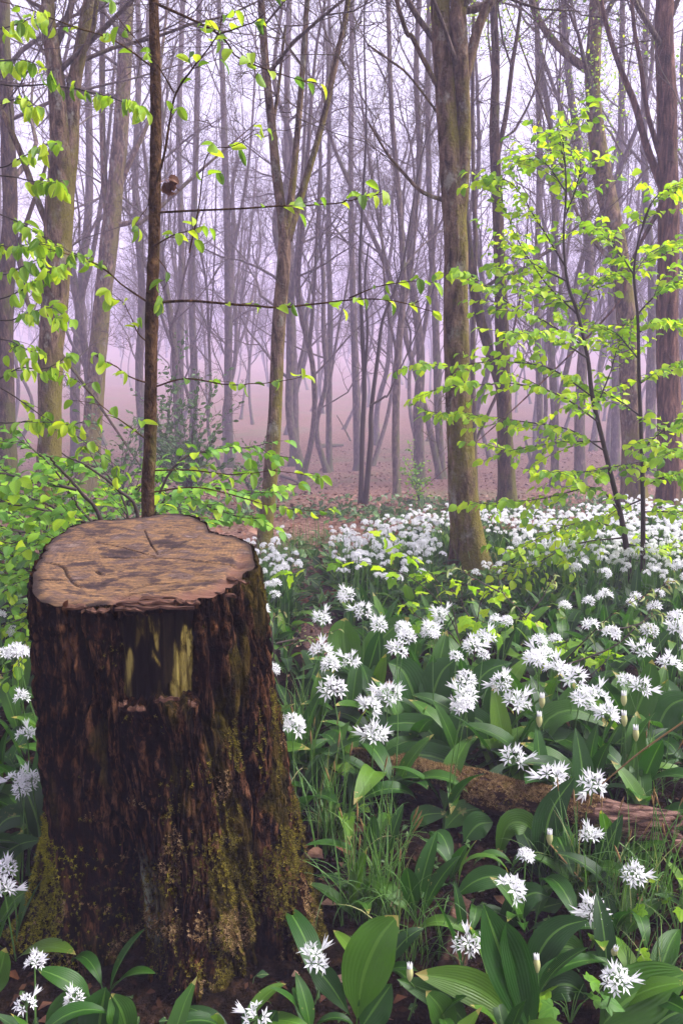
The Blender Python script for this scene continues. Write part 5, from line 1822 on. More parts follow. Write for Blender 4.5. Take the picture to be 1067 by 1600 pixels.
W_ = 'wild garlic'
for args in [
    (540, 934, .40, 'tallest wild garlic flower at centre, standing beside the path', 'open', 3),
    (566, 957, .38, 'wild garlic flower just below the tallest one by the path', 'open', 3),
    (503, 969, .38, 'wild garlic flower leaning over the brown path', 'open', 3),
    (500, 1021, .36, 'lower wild garlic flower over the brown path, left of the broad leaves', 'open', 2),
    (592, 980, .38, 'wild garlic flower right of the path above a broad upright leaf', 'open', 3),
    (546, 1037, .34, 'wild garlic flower in front of the broad upright leaves', 'open', 3),
    (577, 1107, .30, 'large wild garlic flower nearest above the left end of the log', 'open', 3),
    (606, 1090, .31, 'wild garlic flower touching the large one above the log', 'open', 2),
    (583, 1155, .24, 'small wild garlic flower hanging low over the left part of the log', 'open', 2),
    (672, 988, .37, 'dense wild garlic flower left of the lime seedling', 'open', 3),
    (692, 964, .37, 'wild garlic flower just behind the lime seedling leaves', 'open', 3),
    (738, 1012, .37, 'big wild garlic flower in the middle of the right-hand clump', 'open', 3),
    (756, 1000, .37, 'second big wild garlic flower in the middle of the right-hand clump', 'open', 3),
    (727, 1092, .30, 'round wild garlic flower standing clear above dark leaves at centre right', 'open', 3),
    (805, 1101, .30, 'round wild garlic flower right of centre on a tall stalk', 'open', 3),
    (784, 1070, .32, 'pale wild garlic flower behind the round ones', 'open', 3),
    (846, 1028, .36, 'wild garlic flower at the crest of the right-hand clump', 'open', 3),
    (868, 1050, .35, 'wild garlic flower packed beside the crest of the right-hand clump', 'open', 3),
    (893, 1062, .34, 'wild garlic flower right of the packed crest', 'open', 3),
    (905, 1096, .31, 'wild garlic flower above the long arching leaf at right', 'open', 3),
    (932, 1090, .31, 'wild garlic flower further right above the long arching leaf', 'open', 3),
    (948, 1122, .28, 'wild garlic flower seen side-on near the right buds', 'open', 3),
    (998, 1078, .32, 'single wild garlic flower near the right edge above the leaves', 'open', 3),
    (1003, 1022, .36, 'wild garlic flower at right beside the twiggy seedling', 'open', 3),
    (1042, 1040, .35, 'wild garlic flower at the right edge under the twiggy seedling', 'open', 3),
    (1056, 985, .37, 'wild garlic flower at the right edge level with the dark stems', 'open', 3),
    (846, 1106, .30, 'half-open wild garlic bud beside the round flowers', 'bud', 2),
    (842, 1136, .27, 'second half-open wild garlic bud below the round flowers', 'bud', 2),
    (974, 1103, .30, 'slim wild garlic bud at right above the leaves', 'bud', 2),
    (993, 1158, .26, 'slim wild garlic bud at right below the single flower', 'bud', 2),
    (975, 1135, .27, 'middle wild garlic bud of the three at right', 'bud', 2),
    (801, 1190, .20, 'loose open wild garlic flower just above the log', 'open', 2),
    (864, 1220, .22, 'wild garlic flower against the mossy log, left of the pair', 'open', 2),
    (925, 1229, .22, 'large wild garlic flower against the mossy log, right of the pair', 'open', 2),
    (922, 1311, .17, 'wild garlic flower hanging just below the mossy log', 'open', 2),
    (988, 1370, .16, 'wild garlic flower among sedge below the right end of the log', 'open', 2),
    (929, 1428, .12, 'small closed wild garlic flower in the shade at lower right', 'open', 2),
    (858, 1320, .17, 'wild garlic bud in front of the curled leaf and log', 'bud', 1),
    (730, 1479, .14, 'left flower of the pair above the tall leaf at bottom', 'open', 1),
    (776, 1491, .14, 'right flower of the pair above the tall leaf at bottom', 'open', 1),
    (818, 1516, .13, 'left one of two yellowish wild garlic buds at bottom', 'bud', 1),
    (839, 1520, .13, 'right one of two yellowish wild garlic buds at bottom', 'bud', 1),
    (962, 1536, .13, 'cup-shaped wild garlic flower beside the big leaf at lower right', 'open', 1),
    (957, 1492, .13, 'wild garlic bud opening at lower right', 'bud', 1),
    (490, 1502, .13, 'wild garlic flower at the right foot of the stump', 'open', 1),
    (640, 1533, .12, 'single white wild garlic bud beside the broadest leaf', 'bud', 0),
    (55, 1507, .14, 'wild garlic flower against the mossy left root of the stump', 'open', 0),
    (42, 1572, .12, 'wild garlic flower at the bottom left corner', 'open', 1),
    (118, 1563, .08, 'small wild garlic flower low in front of the stump', 'open', 0),
    (402, 1592, .10, 'wild garlic flower cut by the bottom edge in front of the stump', 'open', 0),
    (28, 1222, .30, 'wild garlic flower left of the stump, outermost of a bunch', 'open', 3),
    (50, 1220, .30, 'wild garlic flower left of the stump, touching the bark', 'open', 3),
    (8, 1362, .22, 'wild garlic flower at the left edge beside the mossy root', 'open', 2),
    (8, 1396, .20, 'lowest wild garlic flower at the left edge beside the root', 'open', 2),
    (44, 1150, .32, 'wild garlic flower left of the stump at mid height', 'open', 3),
    (36, 1092, .34, 'wild garlic flower left of the stump below the bush', 'open', 3)]:
    px, py, h, lb, kd, nl = args
    dy = -.0 if 1250 < py < 1600 else .02
    near_stump = px < 130 and py > 1480
    garlic_hero(px, py, h, lb, kd, nl, (.0, -.02 if near_stump else .03), (.8 if px < 130 else 1.1) if py > 1450 else (1.0 if px < 60 else 1.25 if py > 1250 else 1.5), size=.24 if py > 1250 else .34)

# broad single leaves and leaf tufts of the foreground, each with its own pose
BIG = [  # label, list of (midrib pixels with heights above ground, width px)
    ('broadest upright wild garlic leaf standing right of the stump foot', [([(556, 1610, .0), (566, 1530, .06), (590, 1470, .11), (622, 1430, .15)], 78), ([(560, 1612, .0), (585, 1575, .04), (612, 1537, .08)], 52)]),
    ('long arching wild garlic leaf beside the rotten log at bottom', [([(830, 1625, .0), (770, 1562, .07), (715, 1534, .10), (648, 1521, .10)], 52), ([(740, 1615, 0), (690, 1560, .05), (620, 1530, .06)], 40), ([(700, 1625, 0), (690, 1580, .03), (665, 1548, .05)], 44)]),
    ('tall pointed wild garlic leaf at the bottom under two flowers', [([(830, 1640, 0), (800, 1540, .08), (775, 1470, .14), (755, 1412, .19)], 66), ([(835, 1640, 0), (820, 1560, .07), (800, 1480, .13), (790, 1440, .16)], 50)]),
    ('tuft of glossy wild garlic leaves right of the tall pointed leaf', [([(828, 1525, .03), (850, 1475, .08), (880, 1448, .11), (920, 1437, .11)], 46), ([(830, 1530, .02), (862, 1490, .06), (890, 1480, .07), (918, 1504, .05)], 42), ([(838, 1580, .0), (865, 1543, .04), (892, 1540, .05), (918, 1560, .03)], 46)]),
    ('big smooth wild garlic leaf rising at the lower right corner', [([(925, 1620, 0), (970, 1570, .06), (1020, 1540, .10), (1075, 1520, .13)], 80), ([(1000, 1625, 0), (1040, 1590, .04), (1080, 1575, .06)], 50)]),
    ('curled upright wild garlic leaf standing in front of the mossy log', [([(852, 1375, .0), (850, 1320, .06), (862, 1265, .14), (898, 1213, .21)], 48), ([(852, 1378, 0), (835, 1345, .04), (826, 1325, .05)], 30)]),
    ('two wild garlic leaves arching over the left part of the log', [([(735, 1250, .0), (722, 1205, .12), (665, 1180, .17), (610, 1190, .16), (584, 1215, .13)], 42), ([(560, 1190, .05), (610, 1155, .2), (680, 1165, .2), (715, 1200, .14), (728, 1245, .08)], 44), ([(650, 1190, 0), (690, 1180, .12), (720, 1200, .14)], 36)]),
    ('broad dark wild garlic leaves standing upright at centre', [([(655, 1150, 0), (648, 1095, .12), (630, 1050, .2), (606, 1035, .23)], 56), ([(665, 1150, 0), (675, 1090, .12), (690, 1050, .2), (712, 1030, .23)], 50), ([(640, 1150, 0), (610, 1100, .1), (585, 1080, .16)], 40), ([(670, 1160, 0), (720, 1100, .14), (760, 1050, .22), (800, 1035, .25)], 36)]),
    ('broad grey-green wild garlic leaves beside the path', [([(545, 1080, 0), (540, 1030, .12), (536, 990, .2), (540, 965, .25)], 52), ([(550, 1080, 0), (580, 1020, .14), (610, 985, .22), (640, 965, .26)], 42), ([(550, 1085, 0), (520, 1050, .08), (488, 1040, .11)], 36)]),
    ('wild garlic leaves curving over above the middle of the log', [([(700, 1210, .03), (715, 1140, .18), (750, 1125, .2), (772, 1190, .1)], 46), ([(690, 1200, .03), (670, 1140, .15), (620, 1130, .17), (560, 1150, .14)], 34), ([(710, 1210, 0), (740, 1150, .14), (790, 1130, .18), (820, 1160, .14)], 40)]),
    ('long wild garlic leaves arching above the log at right', [([(830, 1215, .03), (850, 1168, .14), (890, 1158, .16), (945, 1190, .11)], 46), ([(820, 1210, .03), (850, 1130, .2), (900, 1110, .22), (960, 1140, .18)], 40), ([(900, 1210, 0), (940, 1150, .16), (1000, 1140, .18), (1060, 1165, .14)], 40), ([(960, 1200, 0), (990, 1120, .2), (1010, 1070, .26), (1018, 1030, .3)], 44)]),
    ('wild garlic leaves near the right edge above the log end', [([(1010, 1200, 0), (1030, 1130, .17), (1050, 1100, .2), (1085, 1090, .2)], 48), ([(1000, 1210, 0), (1030, 1180, .1), (1070, 1180, .1)], 40), ([(1040, 1220, 0), (1020, 1160, .12), (980, 1150, .14), (940, 1180, .1)], 42)]),
    ('small drooping wild garlic leaf below the log, pointing down', [([(830, 1300, .1), (810, 1285, .12), (790, 1295, .11), (776, 1342, .05)], 40), ([(815, 1340, 0), (835, 1310, .05), (850, 1300, .06)], 26)]),
    ('wild garlic leaves in the shade below the log at centre', [([(700, 1330, .0), (740, 1345, .05), (780, 1360, .06), (818, 1390, .03)], 42), ([(700, 1410, .02), (740, 1378, .06), (775, 1370, .07), (812, 1384, .05)], 34), ([(720, 1320, 0), (745, 1290, .06), (770, 1285, .08)], 40), ([(690, 1300, 0), (720, 1270, .06), (760, 1262, .07)], 36), ([(640, 1300, 0), (660, 1275, .06), (700, 1270, .07)], 30)]),
    ('blotched wild garlic leaf with a pale torn patch, lower centre', [([(792, 1440, .03), (812, 1408, .06), (835, 1395, .07), (858, 1402, .06)], 40), ([(800, 1430, 0), (840, 1420, .05), (880, 1410, .06)], 34)]),
    ('broad wild garlic leaves in front of the stump at bottom left', [([(60, 1625, 0), (95, 1585, .05), (125, 1568, .07), (142, 1561, .08)], 50), ([(150, 1640, 0), (158, 1585, .06), (166, 1542, .10)], 66), ([(205, 1640, 0), (192, 1585, .05), (175, 1552, .08)], 46), ([(-20, 1570, 0), (0, 1520, .06), (10, 1480, .1)], 40)]),
    ('tips of wild garlic leaves at the bottom edge before the stump', [([(280, 1640, 0), (282, 1600, .03), (280, 1576, .05)], 30), ([(335, 1640, 0), (338, 1600, .03), (340, 1582, .05)], 28), ([(410, 1640, 0), (420, 1600, .04), (432, 1578, .06)], 36)]),
    ('narrow wild garlic leaf by the flower at the stump foot', [([(555, 1600, 0), (520, 1545, .06), (500, 1520, .09), (480, 1500, .10)], 36)]),
    ('wild garlic leaves at the left edge beside the mossy root', [([(-30, 1400, 0), (0, 1345, .12), (30, 1320, .16), (66, 1312, .16)], 34), ([(-30, 1350, 0), (0, 1290, .2), (30, 1275, .22), (64, 1285, .2)], 36), ([(-20, 1300, 0), (10, 1245, .2), (40, 1250, .2)], 34), ([(-10, 1460, 0), (20, 1410, .06), (46, 1390, .09)], 24)])]
for lb, leaves in BIG:
    px, py, h = leaves[0][0][0]
    b = gp(px, py, h); b[2] = gz(b[0], b[1]) - .005
    HERO.append(b)
    o = thing('wild_garlic', lb, 'wild garlic', b)
    for pts, wpx in leaves:
        P = []
        y0 = gp(pts[0][0], pts[0][1], pts[0][2])
        for (px, py, h) in pts:
            # intersect with the leaf's own near-vertical sheet through its foot, leaning gently back
            P.append(at(px, py, y0[1] + h * .35))
        P = np.array(P)
        if pts[0][2] > .02:
            foot = P[0].copy(); foot[2] = gz(foot[0], foot[1]) - .01
            P = np.vstack([foot, P])
        wd = wpx * depth(P[len(P) // 2]) / FPX
        mb = ribbon_leaf(P, wd)
        obj('leaf', mb.mesh('leaf', M['garlic'], True, b), o)

def gscale(y):
    return float(np.interp(y, [1.4, 2.0, 2.8, 3.6, 4.6, 6.0, 8.0], [1.3, 1.4, 1.4, 1.12, .88, .76, .76]))


# ---- the drift of plants: positions first, then the 300 largest as plants and the rest as one mass
rg = np.random.default_rng(202)
cand = []
N0 = 24000
xx = rg.uniform(-8.5, 9.5, N0 * 3); yy = rg.uniform(1.25, 9.4, N0 * 3)
P = np.stack([xx, yy, gz(xx, yy)], 1)
q = proj(P)
edge_far = np.clip(5.6 + 1.25 * xx, 4.4, 6.6) + .5 * perlin(xx * .9, 0, 4) + .2 * perlin(xx * 3, 0, 14)
ok = (q[:, 0] > -140) & (q[:, 0] < 1210) & (yy < edge_far)
ok &= clear_of_stump(P, .05)
ok &= path_dist(P) > .17 + .05 * perlin(xx * 5, yy * 5, 2)
lg = np.min(np.linalg.norm(P[:, None, :2] - LOGP[None, ::6, :2], axis=2), axis=1)
ok &= lg > .07
kb = np.array(K_TREE.location)
ok &= np.hypot(xx - kb[0], yy - kb[1]) > .25
dens = np.full(len(xx), 1.0)
dens *= np.where(yy < 2.15, .6, 1.0)                                  # open shade below the log
dens *= np.where((q[:, 1] > 1250) & (q[:, 0] > 470) & (q[:, 0] < 980), .8, 1.0)
dens *= np.where((q[:, 0] < 560) & (q[:, 1] > 1120) & (q[:, 0] > 430), .55, 1.0)     # grass beside the stump
dens *= np.where(xx < -1.0, .8, 1.0)
dens *= .55 + .9 * sstep(-.35, .35, perlin(xx * 1.1, yy * 1.1, 8))
dens = np.where(yy > 4.1, np.maximum(dens, .95), dens)
ok &= rg.random(len(xx)) < dens
idx = np.where(ok)[0]
# thin to an even spacing
cell = {}
keep = []
hx = np.array(HERO)
for i in idx:
    dmin = .15 if yy[i] < 3.6 else (.100 if yy[i] < 4.1 else .056)
    c = (int(xx[i] / .12), int(yy[i] / .12))
    good = True
    for a_ in (-1, 0, 1):
        for b_ in (-1, 0, 1):
            for j in cell.get((c[0] + a_, c[1] + b_), ()):
                if (xx[i] - xx[j]) ** 2 + (yy[i] - yy[j]) ** 2 < dmin * dmin:
                    good = False
    if good and yy[i] < 3.4 and len(hx) and np.min(np.hypot(hx[:, 0] - xx[i], hx[:, 1] - yy[i])) < .045:
        good = False
    if good:
        cell.setdefault(c, []).append(i); keep.append(i)
keep = np.array(keep)
Pk = P[keep]; qk = q[keep]
vis = (qk[:, 0] > -5) & (qk[:, 0] < 1072) & (qk[:, 1] < 1640)
order = np.argsort(np.where(vis, qk[:, 2], 99 + qk[:, 2]))
NIND = 300 - len(HERO)
fl_n = perlin(Pk[:, 0] * .8, Pk[:, 1] * .8, 21)
stuff = MB()
white = MB()
FARL = []
for i, (a0, a1, W, pet) in enumerate(GSHAPES):
    FARL.append(blade_grid(5, 3, garlic_w(W, pet), arc(a0, a1, 1.3), .28))
lm = {k: [] for k in range(8)}
hm = {k: [] for k in range(5)}
sm_ = []


def region_label(p, qq, nh):
    fl = ['leafy flowerless', 'single-headed', 'two-headed', 'many-headed'][min(nh, 3)]
    if qq[0] < 60 or p[0] < -.9:
        reg, cut, xs = 'left of the stump', (2.6, 3.4), (0, 40)
    elif qq[1] > 1240:
        reg, cut, xs = 'in the shade below the log', (1.75, 2.0), (650, 850)
    elif qq[0] < 520:
        reg, cut, xs = 'between stump and path', (2.9, 3.6), (450, 485)
    elif qq[0] < 800:
        reg, cut, xs = 'behind the log near the path', (2.65, 3.0), (620, 710)
    else:
        reg, cut, xs = 'behind the log, among the twiggy seedlings', (2.65, 3.0), (890, 980)
    row = 'front' if p[1] < cut[0] else 'middle' if p[1] < cut[1] else 'back'
    part = 'left' if qq[0] < xs[0] else 'middle' if qq[0] < xs[1] else 'right'
    return f'{fl} wild garlic plant {reg}, {row} rows, {part} part', f'{fl} wild garlic {reg}, {row} rows, {part} part'


for rank, i in enumerate(order):
    p = Pk[i].copy(); p[2] -= .005
    qq = qk[i]
    shade = (p[1] < 2.1)
    pf = .36 + 1.0 * fl_n[i] if p[1] > 3.4 else .62 + .9 * fl_n[i]
    if p[1] < 2.5: pf -= .25
    infront = 430 < qq[0] < 545 and 1000 < qq[1] < 1150
    if shade: pf = .12
    if p[1] > 4.5: pf += .75
    if infront or p[1] < 1.62: pf = 0
    foot = 675 < qq[0] < 800 and 4.1 < p[1] < kb[1] + .15
    if foot: pf *= .3
    if p[0] < -.9: pf = .55 + .5 * fl_n[i]
    nh = 0
    if rg.random() < pf:
        nh = 1 + (rg.random() < (.35 if p[1] < 4.0 else .6)) + (p[1] > 4.6 and rg.random() < .5)
    nl = int(rg.integers(4, 7)) if p[1] < 4 else int(rg.integers(4, 6))
    gs = gscale(p[1])
    H = rg.uniform(.27, .40) * (.6 if shade else 1.0) * (.55 + .45 * gs)
    ls = rg.uniform(.21, .28) * (.62 if shade else 1.0) * (.4 + .6 * gs)
    if infront: ls *= .8
    if foot: ls *= .55; H *= .5
    tall = rank < NIND
    if tall:
        lb, gr = region_label(p, qq, nh)
        o = thing('wild_garlic', lb, 'wild garlic', p, gr)
    az = rg.uniform(0, 6.28)
    for j in range(nl):
        a_ = az + j * 2.4 + rg.normal() * .3
        s_ = ls * rg.uniform(.75, 1.15)
        sh = int(rg.integers(8))
        if tall:
            put_leaf(o, p, p + np.array([rg.normal() * .01, rg.normal() * .01, 0]), a_, s_, sh, p[1] < 3.0, rg.uniform(.85, 1.15))
        else:
            m = np.eye(4)
            c_, n_ = math.cos(a_ - math.pi / 2) * s_, math.sin(a_ - math.pi / 2) * s_
            m[:2, :2] = [[c_, -n_], [n_, c_]]; m[2, 2] = s_; m[:3, 3] = p
            lm[sh].append(m)
    for j in range(nh):
        hd = p + np.array([rg.normal() * .045 * gs, rg.normal() * .045 * gs, H * rg.uniform(.88, 1.08)])
        k = int(rg.integers(5)); sc = rg.uniform(.65, 1.15) * gs
        if tall:
            obj('flower_stalk', stalk_mesh([np.zeros(3), (hd - p) * .5 + np.array([.01, 0, 0]) * rg.normal(), hd - p]), o)
            put_umbel(o, p, hd, rg.normal(size=2) * .3, sc, k, False)
        else:
            hm[k].append(leafmat(hd, [math.cos(az + j), math.sin(az + j), rg.normal() * .2], [rg.normal() * .25, rg.normal() * .25, 1], sc))
            if p[1] < 5.2: sm_.append((p, hd))
for k in range(8):
    V, F, T = FARL[k]
    merge(stuff, V, [F], np.array(lm[k]).reshape(-1, 4, 4), rg.random(len(lm[k])), T)
for k in range(5):
    V, F = UMBEL_FAR[k]
    merge(white, V, [F], np.array(hm[k]).reshape(-1, 4, 4))
if sm_:
    a_ = np.array([s_[0] for s_ in sm_]); b_ = np.array([s_[1] for s_ in sm_])
    stk = MB(); batch_tubes(stk, np.stack([a_, b_], 1), np.full((len(a_), 2), .0022), 3)
mass = thing('wild_garlic_drift', 'dense far drift of white-flowered wild garlic around the big mossy trunk', 'wild garlic', (1.0, 5.5, 0))
mass['kind'] = 'stuff'
OG = np.array([1.0, 5.5, 0.0])
for nm, mbx, mt, smo in (('leaves', stuff, 'garlic', True), ('flower_heads', white, 'petal', False), ('flower_stalks', stk, 'stalk', True)):
    tag(obj(nm, mbx.mesh(nm, M[mt], smo, OG), mass), None, None, None, 'stuff')

# ------------------------------------------------------------------ grass and sedge tufts
BL = []
for a0, a1, W in [(86, 60, .018), (84, 20, .016), (80, -30, .016), (78, -70, .016), (70, -40, .014), (88, 75, .016)]:
    V, F, T = blade_grid(9, 3, lambda t, W=W: W * .5 * (1 - t ** 3) + .0004, arc(a0, a1, 1.5), .35)
    mb = MB(); mb.add(V, F, T); BL.append(mb.mesh('blade', M['grass']))
t = np.linspace(0, 1, 7)
mb = MB(); tube(mb, np.c_[t * 0, t * .03, t], .045 * np.sin(math.pi * np.clip(t * .9 + .06, 0, 1)) ** .6, 5, .25 * rng.normal(size=(7, 5)))
ME_SPIKE = mb.mesh('spike', M['spike'])


def tuft(px, py, n, L, label, spikes=0, spread=.03, seed=0, Y=None, name='grass_tuft', cat='grass'):
    r_ = np.random.default_rng(900 + seed)
    b = gp(px, py) if Y is None else at(px, py, Y)
    b[2] = gz(b[0], b[1]) - .004
    o = thing(name, label, cat, b)
    for j in range(n):
        a_ = r_.uniform(0, 6.28)
        s_ = L * r_.uniform(.5, 1.15)
        k = int(r_.integers(6)) if spikes == 0 else int(r_.choice([0, 1, 2, 3, 4, 5, 0, 5]))
        m = Matrix.Translation((r_.normal() * spread, r_.normal() * spread, 0)) @ Matrix.Rotation(a_, 4, 'Z') @ Matrix.Rotation(r_.normal() * .12, 4, 'X') @ Matrix.Diagonal((s_ * r_.uniform(.7, 1.3), s_, s_, 1))
        obj('blade', BL[k], o, None, m)
    for j in range(spikes):
        hd = np.array([r_.normal() * .07, r_.normal() * .05, L * r_.uniform(.75, 1.1)])
        f = np.array([r_.normal() * spread, r_.normal() * spread, 0])
        obj('stalk', stalk_mesh([f, (f + hd) / 2 + r_.normal(size=3) * .006, hd], .0016, .0011), o)
        obj('spike', ME_SPIKE, o, None, leafmat(hd, [0, 1, .1], hd - f, .045 * r_.uniform(.8, 1.3)))
    return o


tuft(565, 1425, 85, .26, 'large tuft of dark grass right of the stump foot', 5, .035, 1)
tuft(610, 1435, 60, .24, 'arching grass tuft right of the largest grass tuft', 3, .03, 2)
tuft(520, 1330, 45, .30, 'tall grass tuft close against the right side of the stump', 3, .03, 3)
tuft(480, 1240, 45, .30, 'upright grass tuft behind the right shoulder of the stump', 4, .03, 4)
tuft(505, 1290, 40, .26, 'sparse grass tuft between the stump and the left log end', 2, .03, 5)
tuft(655, 1500, 45, .2, 'low grass tuft beside the rotten log', 0, .03, 6)
tuft(960, 1440, 60, .26, 'sedge tuft with brown spikes under the log end', 5, .04, 7)
tuft(1030, 1420, 55, .3, 'sedge tuft with brown spikes at the right edge', 5, .04, 8)
tuft(905, 1400, 40, .24, 'thin sedge tuft below the mossy log', 3, .03, 9)
tuft(1010, 1245, 30, .25, 'sedge with brown spikes standing behind the log end', 5, .04, 10)
tuft(870, 1380, 40, .22, 'dark grass tuft in the shade under the log', 0, .03, 11)
tuft(700, 885, 70, .42, 'bushy grass tuft at the left foot of the big mossy trunk', 0, .06, 12)
tuft(775, 890, 50, .36, 'grass tuft at the right foot of the big mossy trunk', 0, .06, 13)
tuft(470, 1150, 40, .3, 'grass tuft right beside the upper part of the stump', 2, .03, 14)
tuft(600, 1330, 45, .22, 'short grass tuft below the left part of the log', 2, .03, 15)
tuft(1000, 1560, 30, .2, 'grass tuft at the lower right corner', 0, .03, 16)

tuft(440, 880, 60, .32, 'grass tuft at the foot of the forked mossy tree', 0, .08, 17)
tuft(425, 905, 50, .28, 'grass tuft just right of the stump top, before the forked tree', 0, .07, 18)
tuft(470, 862, 60, .26, 'grass tuft left of the far white drift', 0, .09, 19)
tuft(500, 850, 50, .24, 'thin grass tuft at the far edge of the white drift', 0, .09, 20)

# low leafy herbs
def herb(px, py, n, size, label, seed, lv, h=.10, Y=None):
    r_ = np.random.default_rng(700 + seed)
    b = gp(px, py); b[2] = gz(b[0], b[1]) - .004
    o = thing('herb', label, 'plant', b)
    for j in range(n):
        a_ = r_.uniform(0, 6.28)
        d = np.array([math.cos(a_), math.sin(a_), 0]) * r_.uniform(.2, .7)
        tip = np.array([d[0] * h * .9, d[1] * h * .9, h * r_.uniform(.6, 1.2)])
        obj('stalk', stalk_mesh([np.zeros(3), tip * .5 + [0, 0, .015], tip], .0012, .0008), o)
        obj('leaf', lv[j % len(lv)][0], o, None, leafmat(tip, [d[0], d[1], -.15], np.array([0, -.25, 1]) + r_.normal(size=3) * .2, size * r_.uniform(.75, 1.2)))


herb(1062, 1475, 9, .05, 'bright green scalloped herb at the right edge', 1, LOBED, .15)
herb(890, 1600, 7, .075, 'lobed green leaves low at the bottom right of centre', 2, LOBED_G, .07)
herb(548, 1285, 6, .035, 'small round-leaved herb in the grass below the log', 3, SHRUB, .06)
herb(1050, 1560, 7, .05, 'bright herb leaves at the lower right corner', 4, LOBED, .09)
herb(25, 1060, 12, .07, 'bright broad-leaved herb left of the stump under the bush', 5, LIME, .16)
herb(15, 1020, 12, .07, 'bright leafy herb at the left edge below the bush', 6, LIME, .2)

# ------------------------------------------------------------------ litter
rg = np.random.default_rng(55)
for i, (px, py, lb, s_) in enumerate([(528, 1318, 'pale pinkish dead leaf leaning between stump and grass', .075), (545, 1300, 'curled russet dead leaf behind the pale one', .06), (640, 1412, 'curled copper dead leaf at the foot of the grass', .055), (628, 1420, 'small copper dead leaf left of the curled one', .045),
                                     (505, 1340, 'russet dead leaf at the right foot of the stump', .06), (520, 1530, 'orange dead leaf beside the stump foot flower', .05), (462, 1170, 'pink dead leaf against the right side of the stump', .06), (585, 1445, 'brown dead leaf in the grass', .05),
                                     (880, 1340, 'orange leaf scrap below the log', .04), (660, 1450, 'tan dead leaf beside the rotten log', .045), (60, 985, 'brown dead leaf on the soil left of the stump', .07), (40, 1000, 'russet dead leaf on the soil at the left edge', .07)]):
    p = gp(px, py, .015)
    o = obj('dead_leaf', DEADL[i % 3][0], None, None, leafmat(p, rg.normal(size=3) * [1, .5, .3] + [0, 0, .3], np.array([0, -.8, .8]) + rg.normal(size=3) * .4, s_))
    tag(o, lb, 'leaf')
p = on_top(103, 950) + np.array([0, -.005, .002])
tag(obj('dead_leaf', DEADL[0][0], None, None, leafmat(p, [.4, -.2, .8], [0, -1, .3], .022)), 'tiny orange leaf scrap on the front rim of the stump', 'leaf')
# curved dry stalk across the lower right
C = catmull(np.array([at(858, 1318, 1.85), at(930, 1400, 1.78), at(1000, 1460, 1.72), at(1067, 1500, 1.66), at(1120, 1550, 1.6)]), 20)
mb = MB(); tube(mb, C, np.linspace(.0022, .0018, 20), 5)
tag(obj('dry_stalk', mb.mesh('dry_stalk', M['spike'], True, C[10]), None, C[10]), 'long dry stalk slanting across the lower right foreground', 'stalk')
C = catmull(np.array([at(940, 1225, 2.0), at(1000, 1175, 1.97), at(1067, 1128, 1.95), at(1100, 1105, 1.95)]), 20)
mb = MB(); tube(mb, C, np.linspace(.0022, .003, 20), 5)
tag(obj('dry_stalk', mb.mesh('dry_stalk', M['spike'], True, C[10]), None, C[10]), 'dry stick slanting up at the right edge behind the log', 'stalk')


def litter(name, label, n, xr, yr, size, mat, seed, cond=None, lift=.004, flat=.35):
    r_ = np.random.default_rng(seed)
    x_ = r_.uniform(*xr, n); y_ = yr[0] + (yr[1] - yr[0]) * r_.random(n) ** 1.3
    x_ = x_ * np.where(np.abs(y_) > 3, .35 + y_ / yr[1] * .65, 1) if yr[1] > 12 else x_
    P = np.stack([x_, y_, gz(x_, y_) + lift], 1)
    if cond is not None:
        P = P[cond(P)]
    n = len(P)
    Z_ = np.array([0, 0, 1.0]) + r_.normal(size=(n, 3)) * flat; Z_ /= np.linalg.norm(Z_, axis=1)[:, None]
    Y_ = np.cross(Z_, r_.normal(size=(n, 3))); Y_ /= np.linalg.norm(Y_, axis=1)[:, None]
    X_ = np.cross(Y_, Z_)
    s_ = size * r_.uniform(.6, 1.3, n)[:, None]
    M_ = np.zeros((n, 4, 4)); M_[:, :3, 0], M_[:, :3, 1], M_[:, :3, 2], M_[:, :3, 3] = X_ * s_, Y_ * s_, Z_ * s_, P
    M_[:, 3, 3] = 1
    V, F, T = blade_grid(3, 3, lambda t: .3 * np.array([.25, 1, .05]), arc(25, -35), .3)
    mb = MB(); merge(mb, V, [F], M_, r_.random(n), T)
    tag(obj(name, mb.mesh(name, mat, True)), label, None, None, 'stuff')


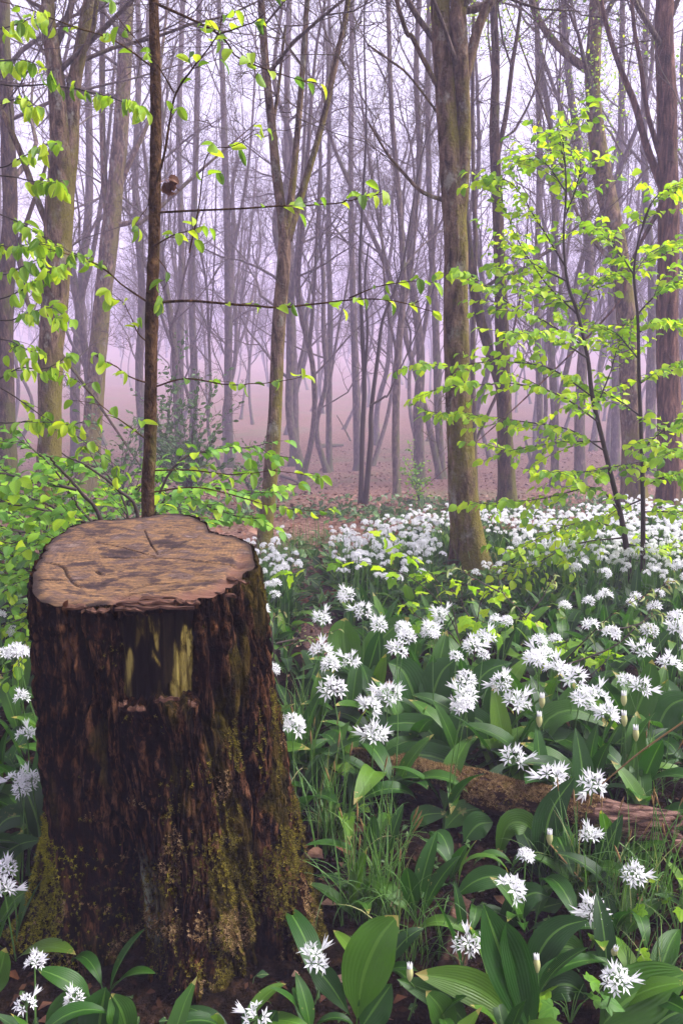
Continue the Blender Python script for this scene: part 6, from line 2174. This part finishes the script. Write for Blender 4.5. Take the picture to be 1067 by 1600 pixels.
litter('leaf_litter', 'copper leaf litter scattered over the hollow behind the flowers', 17000, (-15, 15), (4.6, 30), .095, M['dead'], 1)
litter('leaf_litter', 'brown leaf litter on the ground among the near plants', 700, (-2, 2.5), (1.2, 4.5), .036, M['dead'], 2, lambda P: clear_of_stump(P, 0) )
litter('bark_debris', 'dark crumbs of bark and leaf mould on the near soil', 5000, (-1.6, 1.6), (1.1, 3.0), .018, M['debris'], 12, lambda P: clear_of_stump(P, -.02), .003, .6)
litter('ground_ivy', 'tiny dark green leaves creeping over the near soil', 1800, (-1.6, 1.6), (1.15, 3.0), .024, M['dark_shrub'], 13, lambda P: clear_of_stump(P, .0) & (perlin(P[:, 0] * 4, P[:, 1] * 4, 2) > -.05), .012, .5)
litter('path_chips', 'brown chips and leaf scraps on the narrow path', 2600, (-1.2, .6), (2.8, 6.2), .034, M['dead'], 3, lambda P: path_dist(P) < .17, .014, .3)
litter('undergrowth', 'low green undergrowth beyond the white flowers', 11000, (-9, 9), (4.2, 14), .10, M['dark_shrub'], 4, lambda P: perlin(P[:, 0] * .5, P[:, 1] * .5, 3) + .6 * sstep(10, 5.5, P[:, 1]) > .05, .04, .9)

# ------------------------------------------------------------------ haze
hz0, hz1 = np.array([-165.0, -25.5, -4.0]), np.array([165.0, 255.0, 32.0])
V = np.array([[(hz0, hz1)[i][0], (hz0, hz1)[j][1], (hz0, hz1)[k][2]] for i in (0, 1) for j in (0, 1) for k in (0, 1)])
F = np.array([(0, 1, 3, 2), (4, 6, 7, 5), (0, 4, 5, 1), (2, 3, 7, 6), (0, 2, 6, 4), (1, 5, 7, 3)])
k = NT('mist')
pv = k.n("VolumePrincipled")
pv.inputs['Color'].default_value = HAZE_COLOR
pv.inputs['Density'].default_value = HAZE_DENSITY
pv.inputs['Anisotropy'].default_value = 0.0
k.l(pv.outputs[0], k.out.inputs['Volume'])
mb = MB(); mb.add(V, F)
tag(obj('haze', mb.mesh('haze', k.m, False)), 'pale lilac mist filling the wood', None, None, 'stuff')
